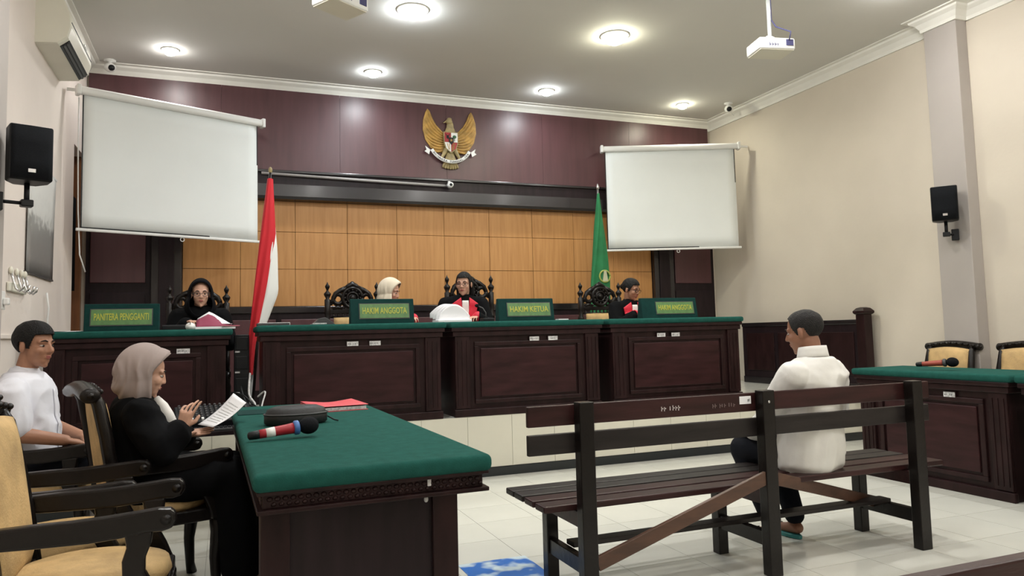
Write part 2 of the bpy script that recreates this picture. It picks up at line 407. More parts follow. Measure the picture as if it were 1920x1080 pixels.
for x0, x1 in ((-1.33, -.735), (5.605, 6.28)):
    MB().box(x0, x1, YB-.04, yw, ZP, 2.9).build('side_board', M_DKPANEL, wb)
    MB().box(x0+.04, x1-.05, YB-.058, YB-.04, 1.82, 2.85).build('side_panel', M_MAROON, wb, bevel=.008)
    MB().box(x0+.04, x1-.05, YB-.058, YB-.04, ZP+.12, 1.72).build('side_panel', M_DKPANEL, wb, bevel=.008)
MB().box(-.44, 5.298, YB-.05, yw, ZP, 1.563).build('wainscot', M_DKPANEL, wb)
MB().box(-.44, 5.298, YB-.075, YB-.05, 1.49, 1.56).build('wainscot_rail', M_BEAM, wb, bevel=.005)
for i in range(6):
    MB().box(-.40+.955*i, .50+.955*i, YB-.062, YB-.05, ZP+.15, 1.42).build('wainscot_panel', M_MAROON, wb, bevel=.006)
# ------------------------------------------------------------------ ceiling lamps
def downlight(x, y, r, m, label, power, col, drop=.06, group='recessed ceiling lamps'):
    t = thing('ceiling_lamp', (x, y, ZC), label, 'lamp', group)
    MB().lathe([(r*.98, -.002), (r*1.22, -.002), (r*1.22, -.006), (r*1.08, -.012), (r*.98, -.010)], 24).build('trim_ring', M_CROWN, t, True)
    b = MB().lathe([(r*.5, -.004), (r*.95, -.006), (r*.92, -.02), (r*.75, -drop*.7), (r*.4, -drop*.95), (.003, -drop)], 20).build('bulb', m, t, True)
    ld = bpy.data.lights.new('lamp_light', 'AREA'); ld.shape = 'DISK'; ld.size = r*1.6; ld.energy = power*LAMP_POWER/10; ld.color = col; ld.spread = radians(165)
    lo = bpy.data.objects.new('lamp_light', ld); COL.objects.link(lo); lo.parent = t; lo.location = (0, 0, -drop-.012)
    return t
W_ = (1, .985, .955); C_ = (.92, .97, 1); Y_ = (1, .96, .80)
downlight(-.53, 7.80, .07, M_LAMP, 'small ceiling lamp above the left projection screen', 8, W_)
downlight(1.48, 7.83, .08, M_LAMPC, 'ceiling lamp nearest the wall, left of the eagle emblem', 10, C_)
downlight(3.56, 7.85, .08, M_LAMPC, 'ceiling lamp nearest the wall, right of the eagle emblem', 10, C_)
downlight(5.47, 7.84, .07, M_LAMPW, 'small ceiling lamp above the right projection screen', 8, Y_)
downlight(1.53, 6.19, .12, M_LAMPC, 'large bright cool white ceiling lamp beside the left projector', 22, C_, .085)
downlight(3.54, 6.15, .12, M_LAMPW, 'large bright yellowish ceiling lamp in mid ceiling', 22, Y_, .085)
downlight(5.36, 4.42, .10, M_LAMP, 'ceiling lamp at the top edge right of the right projector', 7, W_, .085)
for x, y, pw, lb in ((.1, 4.4, 20, 'beside the left wall over the carved armchairs'), (3.54, 4.3, 20, 'over the bench'), (1.53, 2.4, 9, 'over the foreground table'), (3.54, 2.4, 10, 'over the aisle before the bench'), (5.4, 2.4, 11, 'over the nearer side desk'),
        (-.2, 1.2, 8, 'over the viewer by the left wall'), (1.53, .2, 5, 'over the viewer'), (3.54, .2, 5, 'over the nearer bench'), (5.4, .2, 6, 'by the right wall near the viewer'), (1.53, -1.6, 4, 'behind the viewer at the left'), (4.2, -1.6, 4, 'behind the viewer at the right')):
    downlight(x, y, .12, M_LAMP, 'ceiling lamp out of the picture ' + lb, pw, W_, .085, 'lamps over the public side')

# ------------------------------------------------------------------ court desks
def strokes(name, m, parent, x0, x1, z, h, y, n, seed, mtx=None):
    """small illegible brush marks on an x-z face at depth y"""
    rd = random.Random(seed); mb = MB(); w = (x1-x0)/n
    for i in range(n):
        if rd.random() < .12: continue
        xa = x0+w*i; k = rd.random()
        mb.box(xa, xa+w*.28, y-.001, y, z-h/2*(.6+.4*k), z+h/2*(.5+.5*rd.random()), mtx)
        if k > .4: mb.box(xa, xa+w*.75, y-.001, y, z-h*.08, z+h*.1, mtx)
    return mb.build(name, m, parent)
def desk(loc, width, depth, height, label, stickers=(), rz=0, cloth=M_GREEN, over=.03, far_side=False):
    """front faces local -y, origin at the middle of the front foot line"""
    t = thing('court_desk', loc, label, 'desk', 'green topped court desks', rz)
    w = width/2; zt = height
    MB().box(-w, w, -over, depth, zt-.05, zt).build('cloth_top', cloth, t, True, bevel=.018, seg=3)
    MB().box(-w+.015, w-.015, -over+.012, depth-.01, zt-.082, zt-.05).box(-w+.03, w-.03, -.005, depth-.02, zt-.125, zt-.082).build('cornice', M_MAHOG, t, bevel=.006)
    MB().box(-w+.05, w-.05, .03, .06, 0, zt-.125).build('front_board', M_MAHOG, t)
    for s in (-1, 1): MB().box(s*(w-.0625)-.0125, s*(w-.0625)+.0125, .06, depth-.04, 0, zt-.125).build('side_board', M_MAHOG, t)
    for s in (-1, 1):
        x = s*(w-.115)
        MB().box(x-.065, x+.065, .005, .03, .07, zt-.125).build('pilaster', M_MAHOG, t, bevel=.004)
        MB().box(x-.045, x-.035, .0, .008, .10, zt-.16).box(x-.005, x+.005, .0, .008, .10, zt-.16).box(x+.035, x+.045, .0, .008, .10, zt-.16).build('pilaster_reed', M_MAHOG, t)
    px = w-.26; z0 = .14; z1 = zt-.21
    fr = MB()
    fr.box(-px-.035, px+.035, .012, .03, z1, z1+.035).box(-px-.035, px+.035, .012, .03, z0-.035, z0).box(-px-.035, -px, .012, .03, z0, z1).box(px, px+.035, .012, .03, z0, z1)
    fr.build('panel_moulding', M_MAHOG, t, bevel=.005)
    MB().box(-px+.02, px-.02, .016, .03, z0+.02, z1-.02).build('front_panel', M_MAHOG2, t, bevel=.012)
    MB().box(-w+.035, w-.035, -.005, .03, 0, .065).build('plinth', M_MAHOG, t, bevel=.006)
    for sx in stickers:
        MB().box(sx-.045, sx+.045, -.0005+.009, .0125, zt-.178, zt-.142).build('inventory_sticker', M_LABEL, t)
        bx = MB().box(sx-.05, sx+.05, .0125, .031, zt-.183, zt-.137).build('sticker_backing', M_MAHOG, t)
        strokes('sticker_print', M_DGREY, t, sx-.036, sx+.03, zt-.160, .014, .0085, 5, int(sx*100)+5)
    return t
HZ = 1.315-ZP
desk((.968, YP, ZP), 1.515, .70, HZ, 'left desk of the judges bench, beside the red and white flag', (-.02, .16))
desk((2.486, YP, ZP), 1.463, .70, HZ, 'middle desk of the judges bench in front of the presiding judge', (.05, .23))
desk((4.022, YP, ZP), 1.515, .70, HZ, 'right desk of the judges bench, nearest the right wall', (-.18, -.02))
desk((-.60, YP, ZP), 1.29, .62, 1.297-ZP, "clerk's desk at the far left behind the seated man in white", (.30,))
# side desks along the right wall (fronts face -x)
desk((4.86, 4.055, 0), 1.33, .56, .846, 'side desk in front of the right wall, its far end by the bench', (.19,), -pi/2)
desk((4.86, 2.70, 0), 1.33, .56, .846, 'side desk at the right edge of the picture, nearer the viewer', (.1,), -pi/2)

# ---- wooden partition by the right wall on the platform
t = thing('partition', (6.2, 6.75, ZP), 'dark wooden partition with a capped end post by the right wall', 'partition')
MB().box(-.03, .03, -.84, 1.0, .0, .70).build('board', M_DKPANEL, t)
MB().box(-.045, .045, -.86, 1.0, .70, .75).build('top_rail', M_BEAM, t, bevel=.008)
MB().box(-.045, .045, -.86, 1.0, .0, .08).build('bottom_rail', M_BEAM, t, bevel=.006)
for y0 in (-.80, -.15, .42):
    MB().box(-.042, -.03, y0, y0+.5, .16, .62).build('panel', M_MAHOG, t, bevel=.008)
MB().box(-.055, .055, -.965, -.855, -.01, .80).build('end_post', M_MAHOG, t, bevel=.006)
MB().lathe([(.085, .80), (.105, .815), (.105, .835), (.07, .865), (.03, .875)], 4, rotz(pi/4, (0, -.91, 0))).build('post_cap', M_MAHOG, t, bevel=.004)

# ------------------------------------------------------------------ name boards
def nameboard(x0, x1, y, z, h, body, label, tx0, tx1):
    w = (x1-x0)/2; cx = (x0+x1)/2
    t = thing('name_board', (cx, y, z), label, 'sign', 'name boards on the desks')
    mb = MB(); v = []
    for (wx, yy, zz) in ((w, -.055, 0), (w, .055, 0), (w-.0, -.02, h), (w-.0, .02, h)):
        v += [(-wx, yy, zz), (wx, yy, zz)]
    # bottom front, bottom back, top front, top back
    mb.add(v, [(0, 1, 5, 4), (3, 2, 6, 7), (4, 5, 7, 6), (0, 2, 3, 1), (0, 4, 6, 2), (1, 3, 7, 5)])
    mb.build('board', M_GREEND, t, bevel=.005)
    sl = math.atan2(.035, h)
    R = Matrix.Translation((0, -.055, 0)) @ Matrix.Rotation(-sl, 4, 'X')
    a0 = tx0-cx; a1 = tx1-cx
    MB().box(a0, a1, -.006, .001, h*.22, h*.80, R).build('sign_plate', M_SIGN, t, bevel=.002)
    MB().box(a0-.006, a1+.006, -.004, .001, h*.19, h*.83, R).build('plate_rim', M_DGREY, t)
    text('lettering', body, h*.36, M_YELLOW, t, R @ Matrix.Translation(((a0+a1)/2, -.0065, h*.51)) @ Matrix.Rotation(pi/2, 4, 'X'), (a1-a0)*.90)
    return t
nameboard(-.965, -.470, 6.13, 1.297, .20, 'PANITERA PENGGANTI', "green name board reading PANITERA PENGGANTI on the clerk's desk", -.92, -.52)
nameboard(.945, 1.475, 6.13, 1.315, .205, 'HAKIM ANGGOTA', 'green HAKIM ANGGOTA board in front of the judge in a cream headscarf', 1.02, 1.43)
nameboard(2.235, 2.77, 6.13, 1.315, .20, 'HAKIM KETUA', 'green name board reading HAKIM KETUA on the middle desk', 2.32, 2.73)
nameboard(3.69, 4.315, 6.13, 1.315, .195, 'HAKIM ANGGOTA', 'green HAKIM ANGGOTA board at the right, in front of the judge with glasses', 3.85, 4.27)

# ------------------------------------------------------------------ counsel table (front left)
t = thing('counsel_table', (.445, 3.69, 0), 'long table with green cloth top and carved dark apron in the foreground', 'table', None, radians(1.2))
L2, W2, ZT = 1.25, .395, .792
def cloth_top():
    mb = MB(); n = 40; m = 14
    def fn(u, v):
        x = -W2+2*W2*u; y = -L2+2*L2*v
        return (x, y, ZT+.0012*sin(9*x+3*y)+.0012*sin(4*y))
    mb.box(-W2, W2, -L2, L2, ZT-.058, ZT)
    return mb.build('cloth_top', M_GREEN, t, True, bevel=.022, seg=4)
cloth_top()
ap = MB().box(-W2+.012, W2-.012, -L2+.012, L2-.012, ZT-.068, ZT-.056).box(-W2+.03, W2-.03, -L2+.03, L2-.03, ZT-.112, ZT-.068).box(-W2+.012, W2-.012, -L2+.012, L2-.012, ZT-.126, ZT-.112)
ap.build('apron', M_MAHOG, t, bevel=.003)
carv = MB()
nx = 30
for i in range(nx):                          # carved leaf repeat along the near end
    x = -W2+.04+(2*W2-.08)*(i+.5)/nx
    carv.ell((x, -L2+.03, ZT-.082), (.010, .007, .008), 6, 4); carv.ell((x+.012, -L2+.03, ZT-.099), (.009, .006, .007), 6, 4)
ny = 90
for i in range(ny):
    y = -L2+.04+(2*L2-.08)*(i+.5)/ny
    for s in (-1, 1):
        carv.ell((s*(W2-.03), y, ZT-.082), (.007, .010, .008), 6, 4); carv.ell((s*(W2-.03), y+.012, ZT-.099), (.006, .009, .007), 6, 4)
tag(carv.build('apron_carving', M_MAHOG, t, True), kind='stuff')
XA, XB, YA, YB2 = -.368, .285, -L2+.07, L2-.07
for x in (XA+.045, XB-.045):
    for y in (YA+.045, YB2-.045):
        MB().box(x-.045, x+.045, y-.045, y+.045, 0, ZT-.126).build('leg', M_MAHOG, t, bevel=.004)
for y in (YA+.03, YB2-.03): MB().box(XA+.08, XB-.08, y-.01, y+.01, .05, ZT-.126).build('end_panel', M_DKPANEL, t)
MB().box(XB-.05, XB-.03, YA+.08, YB2-.08, .05, ZT-.126).build('side_panel', M_MAHOG2, t)
MB().box(XA+.08, XB-.08, YA+.02, YA+.05, .04, .10).build('end_rail', M_MAHOG, t, bevel=.004)
MB().box(.165, .178, -L2+.024, -L2+.031, ZT-.092, ZT-.06).build('cloth_tack', M_LABEL, t, bevel=.002)
MB().ell((.172, -L2+.072, ZT-.145), (.008, .006, .010)).build('screw_cap', M_LABEL, t, True)

# ---- things on that table
def handheld_mic(loc, rz, tilt, body_m, label, band=True, ring=M_BLUE):
    t = thing('microphone', loc, label, 'microphone', None, rz)
    R = Matrix.Rotation(pi/2-tilt, 4, 'Y')
    MB().lathe([(.008, -.10), (.016, -.095), (.018, -.07), (.018, -.055)], 16, R).build('end_cap', M_BLACK, t, True)
    MB().lathe([(.018, -.055), (.019, -.03), (.0215, .06), (.023, .085)], 18, R).build('handle', body_m, t, True)
    if band: MB().lathe([(.0196, -.028), (.0205, .008)], 18, R).build('white_band', M_WHITE, t, True)
    MB().lathe([(.024, .085), (.030, .09), (.030, .104), (.026, .108)], 18, R).build('ring', ring, t, True)
    p = R @ Vector((0, 0, .148)); MB().ell(p, (.043, .036, .036), 20, 14).build('foam_windscreen', M_GRILLE, t, True)
    return t
handheld_mic((.18, 3.24, .826), radians(8), .10, M_RED, 'red microphone with black foam head on the foreground table')
# black pouch
t = thing('black_pouch', (.32, 3.80, ZT), 'black zipped pouch lying behind the red microphone', 'bag')
mb = MB(); mb.loft([(0, 0, .0, .135, .085), (0, 0, .01, .15, .10), (0, 0, .045, .15, .10), (0, 0, .075, .135, .085), (.0, 0, .088, .10, .06)], 28)
mb.build('pouch_body', mat('pouch_nylon', (.008, .0085, .009), .55, .3, 12, .3, 30), t, True)
MB().torus((0, 0, .05), .0, .0).v
zp = MB(); zp.tube([(.151*cos(a), .101*sin(a), .052) for a in [i*2*pi/40 for i in range(41)]], .004, 6); zp.build('zip', M_DGREY, t, True)
MB().tube([(.15, -.02, .03), (.18, -.03, .012), (.20, -.03, .006)], .004, 6).build('zip_pull', M_BLACK, t, True)
# pink red folders
t = thing('document_folder', (.585, 4.47, ZT), 'pink red plastic folder on the far end of the foreground table', 'folder', None, .10)
MB().grid(lambda u, v: (-.15+.31*u, -.19+.38*v, .030+.008*sin(5*u+2)*v), 10, 10).build('top_cover', M_PINK, t, True, solid=.003)
MB().box(-.15, .16, -.19, .19, 0, .003).box(-.15, -.147, -.19, .19, 0, .031).build('back_cover', M_PINK, t)
MB().box(-.14, .15, -.186, .185, .0035, .022).build('sheets', M_LABEL, t, bevel=.002)
# flat green folder sheet near the lady
tag(MB().box(-.10, .12, -.14, .14, 0, .004).build('writing_pad', M_GREEND, None, bevel=.001), 'dark green writing pad lying near the far left table corner', 'pad')
bpy.data.objects['writing_pad'].location = (.16, 4.52, ZT)

# ------------------------------------------------------------------ benches
def bench(x, y, label, detail=True):
    t = thing('bench', (x, y, 0), label, 'bench', 'slatted public benches')
    PX = (-1.0, 0.0, 1.0)
    for px in PX:
        MB().box(px-.036, px+.036, -.03, .03, 0, .895).build('back_post', M_BLACKWOOD, t, bevel=.004)
        MB().box(px-.03, px+.03, .38, .44, 0, .405).build('front_leg', M_BLACKWOOD, t, bevel=.004)
        MB().box(px-.022, px+.022, .03, .38, .335, .405).build('seat_bearer', M_BENCH, t, bevel=.003)
        MB().box(px-.02, px+.02, .03, .38, .135, .205).build('side_rail', M_BLACKWOOD, t, bevel=.003)
    for z0, z1, m, xe in ((.792, .883, M_BENCH, 1.155), (.668, .758, M_BENCHG, 1.145)):
        MB().box(-1.26, xe, .030, .055, z0, z1).build('back_rail', m, t, bevel=.004)
    for yy in (.115, .245, .375, .49):
        MB().box(-1.18, 1.27, yy-.052, yy+.052, .407, .437).build('seat_slat', M_BENCH if yy < .3 else M_BENCHG, t, bevel=.006)
    MB().box(-.98, 1.0, .19, .27, .205, .228).build('stretcher', M_BENCHG, t, bevel=.003)
    MB().bar((-.965, -.012, .185), (-.02, -.012, .475), .022, .062).build('brace', M_BRACE, t, bevel=.003)
    MB().bar((.02, .0, .465), (1.06, .33, .17), .022, .062).build('brace', M_BRACE, t, bevel=.003)
    if detail:
        strokes('painted_mark', M_TXT, t, -.58, -.47, .835, .028, .030, 7, 3)
        strokes('faint_mark', M_TXTF, t, -.29, -.14, .83, .022, .030, 11, 5)
        MB().box(-.13, -.062, .027, .0301, .83, .868).build('paper_label', M_PAPER, t)
        strokes('label_print', M_DGREY, t, -.082, -.067, .848, .018, .0268, 3, 8)
        MB().ell((.0, -.031, .84), (.007, .004, .007)).build('bolt', M_CHROME, t, True)
    return t
bench(2.49, 2.985, 'dark slatted bench seen from behind with a man in white sitting on it')
bench(1.55, .685, 'nearer dark bench, only its back rail shows at the bottom right corner', False)

# ------------------------------------------------------------------ armchairs
def armchair_proto():
    """faces local +x, origin on floor under the seat centre"""
    t = thing('armchair', (0, 0, 0), '', 'chair', 'carved upholstered armchairs')
    W = .255
    lean = Matrix.Translation((-.195, 0, .45)) @ Matrix.Rotation(radians(-8), 4, 'Y')
    # seat
    MB().box(-.25, .26, -W+.01, W-.01, .36, .42).build('seat_frame', M_BLACKWOOD, t, bevel=.008)
    s = MB(); 
    s.loft([(0.01, 0, .415, .24, .225), (.01, 0, .44, .255, .24), (.01, 0, .475, .245, .23), (.01, 0, .492, .19, .17), (.01, 0, .497, .08, .08)], 32)
    s.build('seat_cushion', M_CREAMF, t, True)
    # back frame leaning
    for sy in (-1, 1):
        MB().tube([lean @ Vector((x, sy*(W-.03+d_), z)) for x, z, d_ in ((0, -.08, 0), (.0, .15, .004), (-.005, .35, .0), (-.015, .50, -.012), (-.035, .555, -.02))], [.030, .030, .029, .028, .024], 8).build('back_post', M_BLACKWOOD, t, True)
    cr = MB()
    n = 16
    # rolled crest rail: scrolls backward
    def crest(u, v):
        y = -W-.01+(2*W+.02)*u; a = v*2*pi; arch = .025*cos((u-.5)*pi)
        return lean @ Vector((-.05+.042*cos(a), y, .545+arch+.032*sin(a)))
    cr.grid(lambda u, v: crest(u, v), n, 12)
    for sy in (-1, 1):
        cr.ell(lean @ Vector((-.05, sy*(W+.01), .545)), (.042, .014, .034), 12, 8)
        cr.ell(lean @ Vector((-.05, sy*(W+.02), .545)), (.018, .012, .014), 8, 6)
    for i in range(9):
        u = (i+.5)/9; p = crest(u, 0); cr.ell(p+Vector((.004, 0, .004)), (.012, .018, .012), 8, 5)
    cr.build('crest_rail', M_BLACKWOOD, t, True)
    MB().box(-.018, .018, -W+.03, W-.03, -.03, .02, lean).build('lower_rail', M_BLACKWOOD, t, bevel=.005)
    for side, nm in ((1, 'back_cushion'), (-1, 'rear_upholstery')):
        b = MB()
        def pad(u, v, side=side):
            y = (-W+.045)+(2*W-.09)*u; z = .015+.50*v+.02*v*cos((u-.5)*pi)
            bul = (max(0, (1-(2*u-1)**4))*max(0, (1-(2*v-1)**4)))**.5
            return lean @ Vector((side*(.006+(.03 if side > 0 else .012)*bul), y, z))
        b.grid(pad, 14, 14); b.build(nm, M_CREAMF, t, True, solid=.004)
    st = MB()
    for sy in (-1, 1):
        for i in range(22): st.ell(lean @ Vector((.011, sy*(W-.056), .03+.02+.44*i/21)), (.004, .004, .004), 6, 4)
    tag(st.build('upholstery_studs', M_DGOLD, t, True), kind='stuff')
    # arms with scrolled ends
    for sy in (-1, 1):
        yy = sy*(W+.005)
        top = [(-.225, .676), (-.10, .680), (0, .680), (.10, .684), (.18, .690), (.24, .695), (.275, .692), (.290, .678)]
        bot = [(.292, .655), (.280, .632), (.25, .624), (.20, .626), (.14, .616), (.05, .610), (-.10, .612), (-.225, .616)]
        MB().prism(top+bot, yy-.022, yy+.022).build('armrest', M_BLACKWOOD, t, bevel=.009)
        sc = MB(); sc.tube([(.262, yy-.0245, .660), (.262, yy+.0245, .660)], .016, 14); sc.build('arm_scroll', M_BLACKWOOD, t, True)
        fr_ = [(.145, .630), (.152, .585), (.140, .545), (.142, .500), (.165, .455), (.185, .400), (.190, .370)]
        bk_ = [(.255, .370), (.250, .410), (.228, .465), (.205, .510), (.205, .550), (.220, .590), (.225, .630)]
        MB().prism(fr_+bk_, yy-.021, yy+.021).build('arm_support', M_BLACKWOOD, t, bevel=.009)
    for sx, sy in ((1, -1), (1, 1), (-1, -1), (-1, 1)):
        x = .225 if sx > 0 else -.235
        if sx > 0: MB().tube([(x, sy*.225, .40), (x+.01, sy*.23, .30), (x-.004, sy*.226, .18), (x+.002, sy*.228, .05), (x+.012, sy*.23, 0)], [.034, .036, .026, .022, .026], 10).build('leg', M_BLACKWOOD, t, True)
        else: MB().tube([(x, sy*.215, .40), (x-.02, sy*.215, .2), (x-.07, sy*.215, 0)], [.026, .024, .02], 8).build('leg', M_BLACKWOOD, t, True)
    ap = MB()
    for i in range(7): ap.ell((.262, -.15+.05*i, .385), (.008, .022, .016), 8, 5)
    ap.build('seat_carving', M_BLACKWOOD, t, True)
    return t
ac = armchair_proto()
AC = [((-.435, 2.845, 0), 0, 'nearest carved armchair, its cream back cut by the left picture edge'),
      ((-.60, 3.405, 0), 0, 'empty carved armchair between the nearest chair and the woman in taupe headscarf'),
      ((-.325, 4.03, 0), radians(17), 'carved armchair on which the woman in the taupe headscarf sits'),
      ((-.93, 4.66, 0), radians(0), 'armchair under the seated young man in white by the left wall'),
      ((5.87, 4.85, 0), radians(178), 'cream backed armchair behind the side desk, left one of two'),
      ((5.87, 4.14, 0), radians(180), 'cream backed armchair at the right picture edge behind the side desk')]
for k, (p, r, lb) in enumerate(AC):
    o = ac if k == 0 else copy_tree(ac)
    o.location = p; o.rotation_euler = (0, 0, r); o['label'] = lb

# ------------------------------------------------------------------ judges' carved high-back chairs (face -y)
def throne_proto():
    t = thing('carved_chair', (0, 0, 0), '', 'chair', 'tall carved chairs behind the judges')
    HT = 1.16
    for s in (-1, 1):
        MB().lathe([(.030, .0), (.030, .45), (.026, .5), (.026, .80), (.036, .82), (.036, .85), (.022, .87), (.030, .93), (.030, HT-.09), (.016, HT-.08), (.034, HT-.045), (.036, HT-.03), (.012, HT-.005), (.012, HT+.01), (.022, HT+.03), (.024, HT+.045), (.008, HT+.068), (.002, HT+.085)], 14, Matrix.Translation((s*.25, .18, 0))).build('back_post', M_BLACKWOOD, t, True)
        MB().lathe([(.03, 0), (.022, .1), (.034, .3), (.026, .34), (.034, .43)], 12, Matrix.Translation((s*.26, -.28, 0))).build('leg', M_BLACKWOOD, t, True)
        MB().box(s*.26-.028, s*.26+.028, -.31, .18, .64, .685).build('armrest', M_BLACKWOOD, t, bevel=.012)
        MB().tube([(s*.26, -.26, .43), (s*.26, -.23, .52), (s*.26, -.26, .64)], .024, 8).build('arm_support', M_BLACKWOOD, t, True)
    MB().box(-.29, .29, -.31, .20, .38, .44).build('seat_frame', M_BLACKWOOD, t, bevel=.008)
    s = MB(); s.loft([(0, -.06, .435, .26, .23), (0, -.06, .47, .26, .23), (0, -.06, .495, .2, .17)], 24); s.build('seat_cushion', M_CREAMF, t, True)
    MB().box(-.23, .23, .17, .20, .93, .975).build('upper_rail', M_BLACKWOOD, t, bevel=.006)
    MB().box(-.23, .23, .17, .20, .50, .55).build('lower_rail', M_BLACKWOOD, t, bevel=.006)
    b = MB(); b.grid(lambda u, v: (-.19+.38*u, .165-.03*(1-(2*u-1)**4)*(1-(2*v-1)**4), .56+.33*v), 10, 10); b.build('back_cushion', M_CREAMF, t, True, solid=.02)
    sp = MB()
    for i in range(9): sp.lathe([(.010, .90), (.013, .912), (.008, .92), (.010, .935)], 8, Matrix.Translation((-.19+.0475*i, .185, 0)))
    sp.box(-.22, .22, .172, .198, .892, .905)
    sp.build('back_spindles', M_BLACKWOOD, t, True)
    # crest: central medallion, arch, scrolls
    c = MB()
    c.prism([(.115*cos(a)*(1.0), 1.085+.115*sin(a)) for a in [i*2*pi/28 for i in range(28)]], .17, .20)
    c.torus((0, .17, 1.085), .098, .020, 'y', 28)
    c.torus((0, .165, 1.085), .055, .012, 'y', 22); c.ell((0, .165, 1.085), (.03, .02, .03))
    for i in range(12):
        a = 2*pi*i/12; c.ell((.078*cos(a), .165, 1.085+.078*sin(a)), (.013, .012, .013), 8, 5)
    for s_ in (-1, 1):
        c.torus((s_*.145, .182, 1.075), .048, .022, 'y', 18)
        c.tube([(s_*.06, .182, 1.185), (s_*.12, .182, 1.16), (s_*.17, .182, 1.125), (s_*.20, .182, 1.06), (s_*.215, .182, 1.03)], [.026, .026, .026, .020, .022], 8)
        c.tube([(s_*.10, .182, .98), (s_*.15, .182, .995), (s_*.20, .182, .975)], [.016, .022, .014], 8)
        c.torus((s_*.105, .182, 1.005), .024, .012, 'y', 14)
        c.ell((s_*.218, .182, 1.03), (.022, .016, .018))
    c.tube([(-.07, .182, 1.18), (-.035, .182, 1.205), (0, .182, 1.222), (.035, .182, 1.205), (.07, .182, 1.18)], [.022, .026, .028, .026, .022], 8)
    c.ell((0, .178, 1.235), (.022, .016, .018))
    c.build('carved_crest', M_BLACKWOOD, t, True)
    return t
th = throne_proto()
TH = [((1.165, 7.2, ZP), 1.0, 'tall carved chair left of the judge in the cream headscarf, mostly empty'),
      ((2.385, 7.2, ZP), 1.06, 'tall carved chair behind the presiding judge'),
      ((3.93, 7.2, ZP), 1.0, 'tall carved chair under the green flag, left of the judge with glasses'),
      ((-.245, 7.2, ZP), .975, 'tall carved chair behind the clerk in the black headscarf')]
for k, (p, s, lb) in enumerate(TH):
    o = th if k == 0 else copy_tree(th)
    o.location = p; o.scale = (.97, 1, s); o['label'] = lb

# ------------------------------------------------------------------ projection screens
def screen(p0, p1, ztop, zbot, label, walls):
    p0 = Vector((*p0, 0)); p1 = Vector((*p1, 0)); dv = p1-p0; L = dv.length; a = math.atan2(dv.y, dv.x)
    t = thing('projection_screen', (p0.x, p0.y, zbot), label, 'screen', 'pull-down projection screens', a)
    H = ztop-zbot
    MB().box(.0, L, -.04, .04, H-.075, H).build('roller_case', M_WHITE, t, True, bevel=.028, seg=4)
    for x in (0, L): MB().box(x-.018, x+.018, -.046, .046, H-.085, H+.012).build('end_cap', M_WHITE, t, bevel=.01)
    def sh(u, v): return (.035+(L-.09)*u, .0+.006*sin(u*5)*v, H-.07-(H-.085)*v)
    MB().grid(sh, 16, 10).build('screen_sheet', M_SCREEN, t, True, solid=.002)
    MB().box(.035, .045, -.003, .001, .02, H-.07).box(L-.065, L-.055, -.003, .001, .02, H-.07).box(.035, L-.055, -.003, .001, .018, .03).build('black_border', M_BLACK, t)
    MB().box(-.0, L-.02, -.014, .014, -.008, .018).build('bottom_bar', M_WHITE, t, True, bevel=.006)
    MB().torus((L*.53, 0, -.025), .018, .004, 'y', 16, 6).build('pull_ring', M_WHITE, t, True)
    Ri = Matrix.Rotation(-a, 3, 'Z')
    for x, (wx, wy) in zip((.06, L-.06), walls):
        q = p0+dv.normalized()*x; w = Ri @ (V3(wx if wx is not None else q.x, wy if wy is not None else q.y, 0)-q)
        MB().bar((x, .02, H-.03), (x+w.x, w.y, H-.03), .018, .025).build('wall_bracket', M_WHITE, t)
    return t
V3 = lambda *c: Vector(c)
screen((-1.245, 7.385), (.345, 8.038), 3.515, 2.215, 'large white projection screen at the left of the back wall', ((XL+.012, None), (None, YB-.07)))
screen((4.508, 8.275), (6.152, 7.635), 3.578, 2.222, 'white projection screen in the right corner of the room', ((None, YB-.07), (XR-.015, None)))
# power cord by the left screen
sc_ = MB().tube([(-1.245, 7.42, 3.42), (-1.25, 7.46, 2.9), (-1.235, 7.42, 2.4), (-1.22, 7.44, 2.0), (-1.18, 7.48, 1.85)], .006, 6).build('screen_cord', M_WHITE, None, True)
ls_ = bpy.data.objects['projection_screen']; bpy.context.view_layer.update(); sc_.parent = ls_; sc_.matrix_parent_inverse = ls_.matrix_world.inverted()

